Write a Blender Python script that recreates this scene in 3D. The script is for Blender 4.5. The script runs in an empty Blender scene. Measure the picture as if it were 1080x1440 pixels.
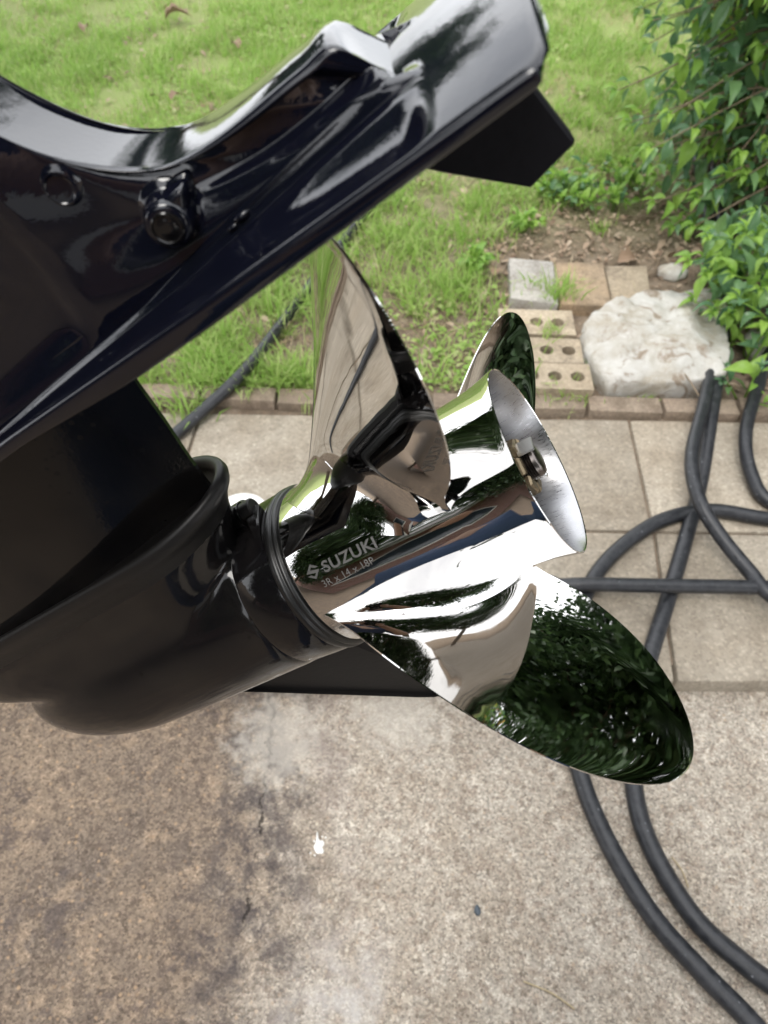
import bpy, bmesh, math, random
import numpy as np
from mathutils import Vector, Matrix, noise
random.seed(7); np.random.seed(7)
sc = bpy.context.scene
COL = sc.collection
PI = math.pi

# ------------------------------------------------------------------ camera
PITCH, CAM_H, FPX = math.radians(52.0), 1.35, 1000.0      # photo 1080 x 1440, focal length in photo pixels
cd = bpy.data.cameras.new('camera'); cam = bpy.data.objects.new('camera', cd); COL.objects.link(cam)
cam.location = (0, 0, CAM_H); cam.rotation_euler = (PI/2 - PITCH, 0, 0)
cd.sensor_fit = 'VERTICAL'; cd.sensor_height = 24.0; cd.sensor_width = 18.0; cd.lens = 24.0*FPX/1440
cd.clip_start = 0.02; cd.clip_end = 600
cd.dof.use_dof = True; cd.dof.focus_distance = 0.47; cd.dof.aperture_fstop = 7.0
sc.camera = cam

# ------------------------------------------------------------------ world and sun (bright overcast)
SUN_EL, SUN_ROT = math.radians(62), math.radians(215)
w = bpy.data.worlds.new('World'); sc.world = w; w.use_nodes = True
nt = w.node_tree; nt.nodes.clear()
out = nt.nodes.new('ShaderNodeOutputWorld'); bg = nt.nodes.new('ShaderNodeBackground')
sky = nt.nodes.new('ShaderNodeTexSky'); sky.sky_type = 'NISHITA'; sky.sun_disc = False
sky.sun_elevation = SUN_EL; sky.sun_rotation = SUN_ROT; sky.dust_density = 3.0; sky.air_density = 1.0; sky.ozone_density = 1.0
tc = nt.nodes.new('ShaderNodeTexCoord'); nz = nt.nodes.new('ShaderNodeTexNoise')
nz.inputs['Scale'].default_value = 2.2; nz.inputs['Detail'].default_value = 6; nz.inputs['Roughness'].default_value = 0.55
mp = nt.nodes.new('ShaderNodeMapping'); mp.inputs['Scale'].default_value = (1, 1, 2.0)
rp = nt.nodes.new('ShaderNodeValToRGB'); rp.color_ramp.elements[0].position = 0.32; rp.color_ramp.elements[1].position = 0.52
rp.color_ramp.elements[0].color = (0.62,)*3+(1,); rp.color_ramp.elements[1].color = (1,)*4
cl = nt.nodes.new('ShaderNodeMix'); cl.data_type = 'RGBA'
cl.inputs['B'].default_value = (14.0, 14.3, 14.8, 1)
L = nt.links.new
L(tc.outputs['Generated'], mp.inputs['Vector']); L(mp.outputs[0], nz.inputs['Vector']); L(nz.outputs['Fac'], rp.inputs[0])
L(rp.outputs[0], cl.inputs['Factor']); L(sky.outputs[0], cl.inputs['A']); L(cl.outputs['Result'], bg.inputs['Color'])
bg.inputs['Strength'].default_value = 0.12
L(bg.outputs[0], out.inputs[0])
sd = bpy.data.lights.new('sun', 'SUN'); sun = bpy.data.objects.new('sun', sd); COL.objects.link(sun)
sd.energy = 1.2; sd.angle = math.radians(25); sd.color = (1.0, 0.96, 0.9)
sdir = Vector((math.sin(SUN_ROT)*math.cos(SUN_EL), math.cos(SUN_ROT)*math.cos(SUN_EL), math.sin(SUN_EL)))
sun.rotation_euler = sdir.to_track_quat('Z', 'Y').to_euler(); sun.location = sdir*50

sc.view_settings.view_transform = 'Standard'; sc.view_settings.look = 'None'
sc.view_settings.gamma = 1.0; sc.view_settings.use_curve_mapping = False
sc.view_settings.exposure = 0.85

# ------------------------------------------------------------------ helpers
CS, SN = math.cos(PITCH), math.sin(PITCH)
def gp(x, y, z=0.0):
    """ground point at height z seen at photo pixel x, y"""
    d = Vector(((x-540)/FPX, (720-y)/FPX*SN + CS, (720-y)/FPX*CS - SN))
    t = (z-CAM_H)/d.z
    return Vector((t*d.x, t*d.y, z))

def link(o, parent=None):
    COL.objects.link(o)
    if parent: o.parent = parent
    return o
def tag(o, label=None, cat=None, group=None, kind=None):
    for k, v in (('label', label), ('category', cat), ('group', group), ('kind', kind)):
        if v: o[k] = v
    return o
def mesh(name, verts, faces, mat=None, smooth=True):
    me = bpy.data.meshes.new(name); me.from_pydata([tuple(v) for v in verts], [], [tuple(f) for f in faces]); me.update()
    if mat: me.materials.append(mat)
    if smooth: me.polygons.foreach_set('use_smooth', [True]*len(me.polygons))
    return me
def obj(name, me, parent=None, loc=None, rot=None):
    o = bpy.data.objects.new(name, me)
    if loc is not None: o.location = loc
    if rot is not None: o.rotation_euler = rot
    return link(o, parent)
def bm_obj(name, bm, mat, parent=None, smooth=True, loc=None, rot=None):
    bmesh.ops.recalc_face_normals(bm, faces=bm.faces)
    me = bpy.data.meshes.new(name); bm.to_mesh(me); bm.free(); me.materials.append(mat)
    if smooth: me.polygons.foreach_set('use_smooth', [True]*len(me.polygons))
    return obj(name, me, parent, loc, rot)
def empty(name, loc=(0, 0, 0), rot=(0, 0, 0)):
    o = bpy.data.objects.new(name, None); o.location = loc; o.rotation_euler = rot; o.empty_display_size = .05
    return link(o)
def loft(rings, closed=True, caps=True):
    """rings of equal length -> verts, faces"""
    n = len(rings[0]); V = [v for r in rings for v in r]; Fs = []
    m = n if closed else n-1
    for i in range(len(rings)-1):
        for j in range(m):
            a, b = i*n+j, i*n+(j+1) % n
            Fs.append((a, b, b+n, a+n))
    if caps and closed:
        Fs.append(tuple(range(n-1, -1, -1))); Fs.append(tuple(range((len(rings)-1)*n, len(rings)*n)))
    return V, Fs
def sharp_by_angle(o, deg=35):
    me = o.data; bm = bmesh.new(); bm.from_mesh(me)
    bmesh.ops.remove_doubles(bm, verts=bm.verts, dist=1e-6)
    bmesh.ops.recalc_face_normals(bm, faces=bm.faces)
    for e in bm.edges:
        if len(e.link_faces) == 2 and e.calc_face_angle(0) > math.radians(deg): e.smooth = False
    bm.to_mesh(me); bm.free(); return o
def box_bm(bm, cx, cy, cz, sx, sy, sz, bev=0.0, seg=2, rz=0.0, jit=0.0):
    r = bmesh.ops.create_cube(bm, size=1.0, matrix=Matrix.Translation((cx, cy, cz)) @ Matrix.Rotation(rz, 4, 'Z') @ Matrix.Diagonal((sx, sy, sz, 1)))
    vs = r['verts']
    if jit:
        for v in vs: v.co += Vector((random.uniform(-jit, jit), random.uniform(-jit, jit), random.uniform(-jit, jit)*.6))
    if bev:
        es = list({e for v in vs for e in v.link_edges})
        bmesh.ops.bevel(bm, geom=es, offset=bev, segments=seg, affect='EDGES', profile=.6)
def lathe(profile, n=64, axis='r'):
    """profile [(r, rad)] around motor axis -> verts, faces in motor coordinates"""
    rings = []
    for (r, rad) in profile:
        rings.append([MV(r, rad*math.cos(2*PI*k/n), rad*math.sin(2*PI*k/n)) for k in range(n)])
    return loft(rings, True, False)
def catmull(pts, sub=10):
    P_ = [Vector(p) for p in pts]; o = []
    for i in range(len(P_)-1):
        p0 = P_[max(i-1, 0)]; p1 = P_[i]; p2 = P_[i+1]; p3 = P_[min(i+2, len(P_)-1)]
        for k in range(sub):
            t = k/sub
            o.append(.5*((2*p1)+(p2-p0)*t+(2*p0-5*p1+4*p2-p3)*t*t+(3*p1-p0-3*p2+p3)*t**3))
    o.append(P_[-1]); return o
def tube(path, rad, n=12, closed_ends=True):
    """swept tube; rad a number or list"""
    path = [Vector(p) for p in path]; rings = []
    up = Vector((0, 0, 1)); prev = None
    for i, p in enumerate(path):
        t = (path[min(i+1, len(path)-1)]-path[max(i-1, 0)]).normalized()
        if prev is None:
            a = t.cross(up)
            if a.length < 1e-3: a = t.cross(Vector((1, 0, 0)))
        else: a = prev-(prev.dot(t))*t
        a.normalize(); prev = a; b = t.cross(a)
        r = rad[i] if isinstance(rad, (list, tuple)) else rad
        rings.append([p+r*(math.cos(2*PI*k/n)*a+math.sin(2*PI*k/n)*b) for k in range(n)])
    return loft(rings, True, closed_ends)
def smoothstep(a, b, x):
    t = min(max((x-a)/(b-a), 0), 1); return t*t*(3-2*t)
def interp(x, xs, ys): return float(np.interp(x, xs, ys))

# ------------------------------------------------------------------ material helpers
class NT:
    def __init__(s, name):
        s.m = bpy.data.materials.new(name); s.m.use_nodes = True; s.t = s.m.node_tree
        s.b = s.t.nodes['Principled BSDF']; s.out = s.t.nodes['Material Output']
        s.co = s.t.nodes.new('ShaderNodeTexCoord')
    def n(s, ty, **kw):
        x = s.t.nodes.new('ShaderNode'+ty)
        for k, v in kw.items():
            if hasattr(x, k): setattr(x, k, v)
        return x
    def l(s, a, b): s.t.links.new(a, b)
    def val(s, sock, v):
        if hasattr(v, 'links') or isinstance(v, bpy.types.NodeSocket): s.l(v, sock)
        else: sock.default_value = v
    def noise(s, scale, detail=4, rough=.55, vec=None, dist=0.0, out='Fac'):
        x = s.n('TexNoise'); x.inputs['Scale'].default_value = scale; x.inputs['Detail'].default_value = detail
        x.inputs['Roughness'].default_value = rough; x.inputs['Distortion'].default_value = dist
        s.l(vec or s.co.outputs['Object'], x.inputs['Vector']); return x.outputs[out]
    def voro(s, scale, vec=None, feature='F1', out='Distance', rnd=1.0):
        x = s.n('TexVoronoi', feature=feature); x.inputs['Scale'].default_value = scale; x.inputs['Randomness'].default_value = rnd
        s.l(vec or s.co.outputs['Object'], x.inputs['Vector']); return x.outputs[out]
    def ramp(s, fac, stops):
        x = s.n('ValToRGB'); e = x.color_ramp.elements
        while len(e) < len(stops): e.new(.5)
        for i, (p, c) in enumerate(stops):
            e[i].position = p; e[i].color = (c, c, c, 1) if not hasattr(c, '__len__') else tuple(c)+(1,)
        s.l(fac, x.inputs[0]); return x.outputs[0]
    def mix(s, fac, a, b, mode='MIX'):
        x = s.n('Mix', data_type='RGBA', blend_type=mode)
        for sock, v in ((x.inputs['Factor'], fac), (x.inputs['A'], a), (x.inputs['B'], b)):
            if isinstance(v, (tuple, list)): sock.default_value = tuple(v)+(1,) if len(v) == 3 else v
            else: s.val(sock, v)
        return x.outputs['Result']
    def math(s, op, a, b=None, clamp=False):
        x = s.n('Math', operation=op, use_clamp=clamp); s.val(x.inputs[0], a)
        if b is not None: s.val(x.inputs[1], b)
        return x.outputs[0]
    def mapr(s, v, a, b, c=0.0, d=1.0):
        x = s.n('MapRange'); s.val(x.inputs[0], v)
        for i, q in enumerate((a, b, c, d)): x.inputs[i+1].default_value = q
        x.interpolation_type = 'SMOOTHSTEP'
        return x.outputs[0]
    def bump(s, h, strength=.3, dist=.002, normal=None):
        x = s.n('Bump'); x.inputs['Strength'].default_value = strength; x.inputs['Distance'].default_value = dist
        s.l(h, x.inputs['Height'])
        if normal: s.l(normal, x.inputs['Normal'])
        return x.outputs[0]
    def set(s, **kw):
        names = dict(col='Base Color', rough='Roughness', metal='Metallic', normal='Normal', coat='Coat Weight', coatr='Coat Roughness', spec='Specular IOR Level', aniso='Anisotropic', ior='IOR', coatn='Coat Normal')
        for k, v in kw.items():
            sock = s.b.inputs[names[k]]
            if isinstance(v, (tuple, list)): sock.default_value = tuple(v)+(1,)
            else: s.val(sock, v)
        return s.m
def simple(name, col, rough=.5, metal=0.0, bump=None):
    m = NT(name); m.set(col=col, rough=rough, metal=metal)
    if bump: m.set(normal=m.bump(m.noise(bump[0], 5), bump[1], bump[2]))
    return m.m

# ---- motor materials
m = NT('black_gloss_paint')
peel = m.noise(420, 2, .5); dustn = m.voro(520); wide = m.noise(30, 3)
dust = m.math('MULTIPLY', m.ramp(dustn, [(0.0, 1.0), (.045, 0.0)]), m.ramp(m.noise(60, 3), [(.5, 0), (.62, 1)]))
m.set(col=m.mix(dust, (.0032, .0036, .0075), (.28, .27, .25)), rough=m.mapr(wide, .3, .8, .035, .09), spec=.6,
      normal=m.bump(peel, .045, .0006))
M_BLACK = m.m
m = NT('black_satin_paint')
spots = m.voro(150); sm_ = m.ramp(spots, [(.0, 1), (.20, 1), (.26, 0)]); spm = m.math('MULTIPLY', sm_, m.ramp(m.noise(35, 3), [(.5, 0), (.58, 1)]))
film = m.noise(18, 5, .6)
m.set(col=m.mix(m.math('MULTIPLY', spm, .8), m.mix(m.ramp(film, [(.42, 0), (.7, 1)]), (.0045, .0042, .0048), (.010, .0088, .008)), (.003, .003, .003)),
      rough=m.math('ADD', m.mapr(film, .3, .75, .05, .13), m.math('MULTIPLY', spm, .16)), spec=.40,
      normal=m.bump(m.noise(500, 2), .05, .0006))
M_SATIN = m.m
M_FLAT = simple('black_flat_casting', (.007, .0065, .0065), .44, 0, (300, .2, .0006)); M_FLAT.node_tree.nodes['Principled BSDF'].inputs['Specular IOR Level'].default_value = .32
M_SEAM = simple('dark_seam_rubber', (.006, .006, .006), .35)
M_TAB = simple('dull_black_anode_paint', (.006, .006, .008), .55, 0, (260, .25, .0008)); M_TAB.node_tree.nodes['Principled BSDF'].inputs['Specular IOR Level'].default_value = .12
m = NT('polished_stainless')
wv = m.noise(28, 2, .5); fine = m.noise(900, 2)
m.set(col=(.64, .627, .61), metal=1.0, rough=m.math('ADD', m.mapr(m.noise(40, 5, .65), .40, .75, .012, .05), m.math('MULTIPLY', m.ramp(m.noise(22, 6, .7), [(.56, 0), (.66, 1)]), .07)), normal=m.bump(wv, .08, .0016))
M_STEEL = m.m
m = NT('brushed_stainless')
mpn = m.n('Mapping'); mpn.inputs['Scale'].default_value = (40, 900, 900); m.l(m.co.outputs['Object'], mpn.inputs['Vector'])
br = m.noise(1.0, 3, .6, vec=mpn.outputs[0])
m.set(col=m.mix(br, (.33, .33, .34), (.44, .44, .45)), metal=1.0, rough=m.mapr(br, .3, .7, .26, .38), normal=m.bump(br, .05, .0005))
M_BRUSH = m.m
M_ETCH = simple('etched_steel', (.27, .265, .255), .36, .9)
M_ETCH2 = simple('etched_pale_line', (.40, .395, .385), .36, .9)
m = NT('tarnished_brass'); t_ = m.noise(160, 5, .6)
m.set(col=m.mix(m.ramp(t_, [(.35, 0), (.7, 1)]), (.26, .205, .13), (.12, .09, .055)), metal=.8, rough=.42, normal=m.bump(t_, .25, .0005)); M_BRASS = m.m
M_SHAFT = simple('oily_dark_steel', (.16, .14, .13), .28, 1.0, (300, .15, .0004))
M_ZINC = simple('zinc_pin', (.72, .72, .70), .35, 1.0)

# ------------------------------------------------------------------ ground materials
m = NT('old_driveway_concrete')
obj_ = m.co.outputs['Object']; sep = m.n('SeparateXYZ'); m.l(obj_, sep.inputs[0])
agg = m.voro(270, out='Color'); aggd = m.voro(270); agg2 = m.voro(95, out='Color'); fine_ = m.noise(420, 4, .7); mid = m.noise(70, 6, .7); big = m.noise(5.5, 6, .65); blot = m.noise(19, 7, .7)
sx = m.n('SeparateColor'); m.l(agg, sx.inputs[0]); sx2 = m.n('SeparateColor'); m.l(agg2, sx2.inputs[0])
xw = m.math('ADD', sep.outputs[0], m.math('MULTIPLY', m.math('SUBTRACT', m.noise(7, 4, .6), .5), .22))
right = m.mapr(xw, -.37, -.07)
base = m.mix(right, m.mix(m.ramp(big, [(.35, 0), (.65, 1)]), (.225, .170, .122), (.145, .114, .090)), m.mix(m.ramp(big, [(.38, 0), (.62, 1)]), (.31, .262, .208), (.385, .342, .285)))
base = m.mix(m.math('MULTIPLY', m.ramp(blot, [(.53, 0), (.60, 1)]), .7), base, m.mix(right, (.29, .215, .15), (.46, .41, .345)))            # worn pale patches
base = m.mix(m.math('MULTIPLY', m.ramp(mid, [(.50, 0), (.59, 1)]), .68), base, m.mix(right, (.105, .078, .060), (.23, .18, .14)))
base = m.mix(.85, base, m.ramp(sx.outputs[0], [(.0, .50), (.3, .86), (.7, 1.08), (1, 1.5)]), 'MULTIPLY')
base = m.mix(.7, base, m.ramp(fine_, [(.30, .55), (.5, 1.0), (.7, 1.4)]), 'MULTIPLY')
peb = m.math('MULTIPLY', m.ramp(sx2.outputs[1], [(.76, 0), (.79, 1)]), m.ramp(m.voro(95), [(.22, 1), (.36, 0)]))
base = m.mix(m.math('MULTIPLY', peb, .7), base, m.mix(sx2.outputs[0], m.mix(right, (.42, .29, .18), (.60, .53, .43)), m.mix(right, (.22, .15, .10), (.36, .27, .19))))
# dark stain that follows the old crack line
dx = m.math('ABSOLUTE', m.math('ADD', xw, .235)); 
st = m.math('MULTIPLY', m.mapr(dx, .01, .19, 1, 0), m.ramp(m.noise(17, 8, .74), [(.43, 0), (.57, 1)]))
base = m.mix(m.math('MULTIPLY', st, .80), base, (.048, .040, .042))
spt = m.math('MULTIPLY', m.math('MULTIPLY', m.ramp(m.noise(9, 5, .65), [(.52, 0), (.60, 1)]), m.ramp(m.noise(34, 6, .7), [(.50, 0), (.58, 1)])), m.math('SUBTRACT', 1.0, right))
base = m.mix(m.math('MULTIPLY', spt, .6), base, (.062, .050, .050))
crk = m.math('ABSOLUTE', m.math('ADD', m.math('ADD', sep.outputs[0], m.math('MULTIPLY', m.math('SUBTRACT', m.noise(11, 6, .7), .5), .09)), .232))
crm = m.math('MULTIPLY', m.mapr(crk, .0012, .0035, 1, 0), m.ramp(m.noise(16, 3), [(.47, 0), (.53, 1)]))
base = m.mix(m.math('MULTIPLY', crm, .85), base, (.018, .014, .012))
st2 = m.math('MULTIPLY', m.mapr(m.math('ABSOLUTE', m.math('ADD', xw, .10)), .0, .13, 1, 0), m.ramp(m.noise(13, 6, .7), [(.45, 0), (.7, 1)]))
base = m.mix(m.math('MULTIPLY', st2, .55), base, (.23, .185, .165))
yb = m.mapr(sep.outputs[1], .02, .26, 1, 0)
gw = m.math('MULTIPLY', m.math('MULTIPLY', m.mapr(m.math('ABSOLUTE', m.math('ADD', xw, .06)), .0, .12, 1, 0), yb), m.ramp(m.noise(26, 5), [(.35, 0), (.65, 1)]))
base = m.mix(m.math('MULTIPLY', gw, .7), base, (.50, .48, .46))
for (px_, py_, r_) in ((612, 1325, .018), (790, 1195, .009), (395, 1035, .12), (560, 1000, .12)):
    g_ = gp(px_, py_, -.05); vd = m.n('VectorMath', operation='DISTANCE'); m.l(obj_, vd.inputs[0]); vd.inputs[1].default_value = (g_.x, g_.y, 0)
    d_ = m.math('ADD', vd.outputs['Value'], m.math('MULTIPLY', m.math('SUBTRACT', m.noise(50, 4), .5), r_*1.4))
    base = m.mix(m.math('MULTIPLY', m.mapr(d_, r_*.5, r_*1.1, 1, 0), .6 if r_ < .05 else .5), base, (.56, .54, .51) if r_ < .05 else (.50, .46, .40))
h_ = m.math('ADD', m.math('MULTIPLY', m.math('SUBTRACT', aggd, m.math('MULTIPLY', crm, 3.0)), .8), m.math('ADD', m.math('MULTIPLY', mid, 1.0), m.math('MULTIPLY', fine_, .5)))
m.set(col=base, rough=.85, spec=.25, normal=m.bump(h_, .6, .003)); M_DRIVE = m.m

def concrete(name, c1, c2, grit_s=120, dirt_=.6):
    m = NT(name); info = m.n('ObjectInfo')
    mp_ = m.n('VectorMath', operation='ADD'); m.l(m.co.outputs['Object'], mp_.inputs[0]); cmb = m.n('CombineXYZ'); m.l(m.math('MULTIPLY', info.outputs['Random'], 37.0), cmb.inputs[0]); m.l(cmb.outputs[0], mp_.inputs[1]); v = mp_.outputs[0]
    b = m.noise(6, 5, .6, vec=v); g = m.voro(grit_s, vec=v, out='Color'); sp = m.n('SeparateColor'); m.l(g, sp.inputs[0]); f = m.noise(300, 3, vec=v); k = m.noise(34, 5, .65, vec=v)
    c = m.mix(m.ramp(b, [(.35, 0), (.68, 1)]), c1, c2)
    c = m.mix(.55, c, m.ramp(sp.outputs[0], [(0, .62), (.4, .95), (.8, 1.05), (1, 1.45)]), 'MULTIPLY')
    c = m.mix(m.math('MULTIPLY', m.ramp(k, [(.55, 0), (.72, 1)]), .45), c, tuple(x*.55 for x in c1))
    dirt = m.math('MULTIPLY', m.ramp(m.noise(11, 6, .7, vec=v), [(.48, 0), (.66, 1)]), dirt_)
    c = m.mix(dirt, c, (.12, .092, .066))
    c = m.mix(.6, c, m.ramp(info.outputs['Random'], [(0, .78), (1, 1.12)]), 'MULTIPLY')
    m.set(col=c, rough=.88, spec=.2, normal=m.bump(m.math('ADD', m.math('MULTIPLY', k, 1.2), m.math('ADD', f, m.voro(grit_s, vec=v))), .5, .0022))
    return m.m
M_PAVER = concrete('aggregate_paver', (.32, .272, .21), (.39, .345, .28), 170, .35)
M_BORDER = concrete('weathered_brown_brick', (.235, .18, .135), (.29, .235, .18), 190)
M_TAN = concrete('tan_brick', (.37, .30, .215), (.43, .36, .27), 190, .85)
M_GREY = concrete('grey_brick', (.34, .32, .29), (.42, .395, .36), 190)
M_OCHRE = concrete('ochre_brick', (.36, .26, .165), (.41, .32, .23), 190)
m = NT('white_limestone'); r1 = m.noise(9, 7, .65); r2 = m.noise(38, 6, .7); r3 = m.noise(16, 5, .6, dist=1.2)
c = m.mix(m.ramp(r1, [(.38, 0), (.58, 1)]), (.37, .335, .275), (.49, .475, .44)); c = m.mix(m.ramp(r3, [(.54, 0), (.66, 1)]), c, (.26, .21, .16)); c = m.mix(m.ramp(r2, [(.5, 0), (.72, .7)]), c, (.57, .56, .53))
m.set(col=c, rough=.9, spec=.2, normal=m.bump(m.math('ADD', r2, m.math('MULTIPLY', m.noise(120, 4), .4)), .9, .008)); M_ROCK = m.m
m = NT('garden_soil'); s1 = m.noise(14, 6, .65); s2 = m.noise(90, 5, .65); lawnmask = m.noise(2.2, 4, .6)
c = m.mix(m.ramp(s1, [(.35, 0), (.65, 1)]), (.13, .098, .072), (.28, .225, .17)); c = m.mix(m.ramp(s2, [(.5, 0), (.66, 1)]), c, (.27, .20, .14))
sp_ = m.n('SeparateXYZ'); m.l(m.co.outputs['Object'], sp_.inputs[0])
far = m.mapr(sp_.outputs[1], 2.0, 3.2); c = m.mix(m.math('MULTIPLY', far, m.ramp(lawnmask, [(.25, .55), (.7, .95)])), c, (.30, .38, .13))
m.set(col=c, rough=.95, spec=.1, normal=m.bump(m.math('ADD', s2, m.math('MULTIPLY', s1, 1.5)), .8, .012)); M_SOIL = m.m
m = NT('black_rubber_hose'); k1 = m.noise(60, 6, .7); k2 = m.voro(60)
sc1 = m.math('MULTIPLY', m.ramp(k2, [(.0, 1), (.16, 0)]), m.ramp(k1, [(.48, 0), (.56, 1)]))
m.set(col=m.mix(m.math('MULTIPLY', sc1, .7), m.mix(m.ramp(k1, [(.4, 0), (.7, 1)]), (.013, .014, .017), (.034, .035, .039)), (.35, .36, .38)), rough=m.mapr(k1, .3, .7, .36, .52), spec=.45, normal=m.bump(k1, .12, .001)); M_HOSE = m.m

def leafmat(name, cols, trans=.35, rough=.42, rand=True):
    m = NT(name); info = m.n('ObjectInfo'); at = m.n('Attribute'); at.attribute_name = 'tint'
    fac = m.math('ADD', info.outputs['Random'], at.outputs['Fac']) if rand else at.outputs['Fac']
    fac = m.math('FRACT', fac)
    c = m.ramp(fac, [(i/(len(cols)-1), q) for i, q in enumerate(cols)])
    m.set(col=c, rough=rough, spec=.4)
    tr = m.n('BsdfTranslucent'); m.l(m.mix(.5, c, (.55, .7, .15), 'MIX') if False else c, tr.inputs['Color'])
    mx = m.n('MixShader'); mx.inputs[0].default_value = trans
    m.l(m.b.outputs[0], mx.inputs[1]); m.l(tr.outputs[0], mx.inputs[2]); m.l(mx.outputs[0], m.out.inputs['Surface'])
    return m.m
M_GRASS = leafmat('lawn_grass', [(.25, .43, .08), (.34, .53, .12), (.44, .58, .18), (.28, .47, .09), (.52, .57, .26), (.36, .54, .12)], .5, .45, False)
M_STRAW = leafmat('dry_straw', [(.48, .39, .24), (.38, .28, .16), (.55, .47, .32)], .2, .7, False)
M_LITTER = leafmat('dead_leaf_litter', [(.27, .185, .125), (.42, .32, .23), (.19, .125, .085), (.50, .40, .30), (.33, .225, .15)], .1, .75, False)
M_LEAF = leafmat('shrub_leaf_green', [(.085, .175, .085), (.14, .26, .115), (.10, .205, .115), (.20, .34, .12), (.11, .215, .105)], .36, .27)
M_LEAFY = leafmat('young_leaf_green', [(.22, .40, .07), (.31, .49, .09), (.18, .34, .07)], .45, .4)
M_LEAFO = leafmat('turning_leaf', [(.50, .40, .08), (.52, .28, .08), (.42, .44, .08)], .3, .5)
M_TREELEAF = leafmat('tree_leaf', [(.026, .05, .020), (.052, .095, .036), (.034, .065, .027), (.085, .145, .055)], .25, .4, False)
m = NT('bark'); bk = m.noise(20, 6, .7); m.set(col=m.mix(bk, (.09, .065, .045), (.20, .16, .12)), rough=.9, normal=m.bump(bk, .7, .01)); M_BARK = m.m
M_TWIG = simple('twig_bark', (.20, .15, .10), .8, 0, (120, .4, .001))
M_WHITE = simple('chalky_white', (.78, .77, .74), .7, 0, (150, .4, .002))

# ------------------------------------------------------------------ the outboard motor: frame r (aft), u (up), p (port)
MR = Vector((.813, .0723, .5778)); MU = Vector((-.5812, .0408, .8127)); MP = Vector((.0352, -.9965, .0752)); MO = Vector((-.0325, .2528, .9763))
MR.normalize(); MP = (MP-MP.dot(MR)*MR).normalized(); MU = MR.cross(-MP).normalized()
def MV(r, u, p): return (r, -p, u)
motor = bpy.data.objects.new('outboard_motor', None); link(motor)
motor.matrix_world = Matrix(((MR.x, -MP.x, MU.x, MO.x), (MR.y, -MP.y, MU.y, MO.y), (MR.z, -MP.z, MU.z, MO.z), (0, 0, 0, 1)))
tag(motor, 'tilted glossy black outboard motor with a polished three-blade propeller', 'outboard motor')

# leg housing: stations of half sections, mirrored
CPx = [.030, .038, .046, .0550, .0605, .0675, .0735, .0835, .0970, .1118, .1345, .1580, .1740, .1772, .1790, .1805, .1840, .1885, .1925, .1945, .1952]
CPu = [.750, .520, .400, .3300, .3000, .2730, .2610, .2468, .2348, .2276, .2251, .2248, .2246, .2243, .2234, .2215, .2145, .2075, .2018, .1990, .1975]
_a = np.concatenate([[0], np.cumsum(np.hypot(np.diff(CPx), np.diff(CPu)))]); _n = 900; _g = np.linspace(0, _a[-1], _n); _X = np.interp(_g, _a, CPx); _U = np.interp(_g, _a, CPu)
def _smooth(y, sig):
    k = np.exp(-.5*(np.arange(-4*sig, 4*sig+1)/sig)**2); k /= k.sum(); return np.convolve(np.pad(y, 4*sig, 'reflect', reflect_type='odd'), k, 'valid')
_k = np.clip((_a[12]-_g)/.012, 0, 1); _k = _k*_k*(3-2*_k)                # soften the long curve, keep the rear corner crisp
CPx = list(_k*_smooth(_X, 14)+(1-_k)*_smooth(_X, 2)); CPu = list(_k*_smooth(_U, 14)+(1-_k)*_smooth(_U, 2))
arc = np.concatenate([[0], np.cumsum(np.hypot(np.diff(CPx), np.diff(CPu)))])
def ridge_u(r): return interp(r, [-.4, -.0395, .0023, .0912, .1426, .1880, .1935, .1955], [.194, .1956, .1972, .1997, .2048, .2080, .2010, .1975])
def edge_p(r): return interp(r, [-.36, 0, .10, .23], [.045, .063, .0690, .0710])
def edge_t(r): return interp(r, [-.3, 0, .10, .16, .23], [.2030, .2026, .2012, .2001, .1990])
def edge_b(r): return interp(r, [-.3, 0, .06, .16, .23], [.1960, .1957, .1920, .1926, .1933])
RP = .0265                                                   # the raised lip runs where the flank meets the plate
stations = []
fr_ = np.concatenate([np.linspace(0, .62, 46), np.linspace(.62, .86, 34)[1:], np.linspace(.86, 1, 40)[1:]])
for f_ in fr_:
    q = f_*arc[-1]; r0, u0 = float(np.interp(q, arc, CPx)), float(np.interp(q, arc, CPu))
    rb = interp(f_, [0, .45, .60, .70, .78, .86, .905, .94, 1.0], [-.18, -.030, .045, .092, .130, .166, .1790, .1870, .1952])
    stations.append((r0, u0, rb))
front = [(.03-.31*t, .75, -.18-.18*t) for t in np.linspace(0, 1, 14)[1:]]
stations = front[::-1]+stations
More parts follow.
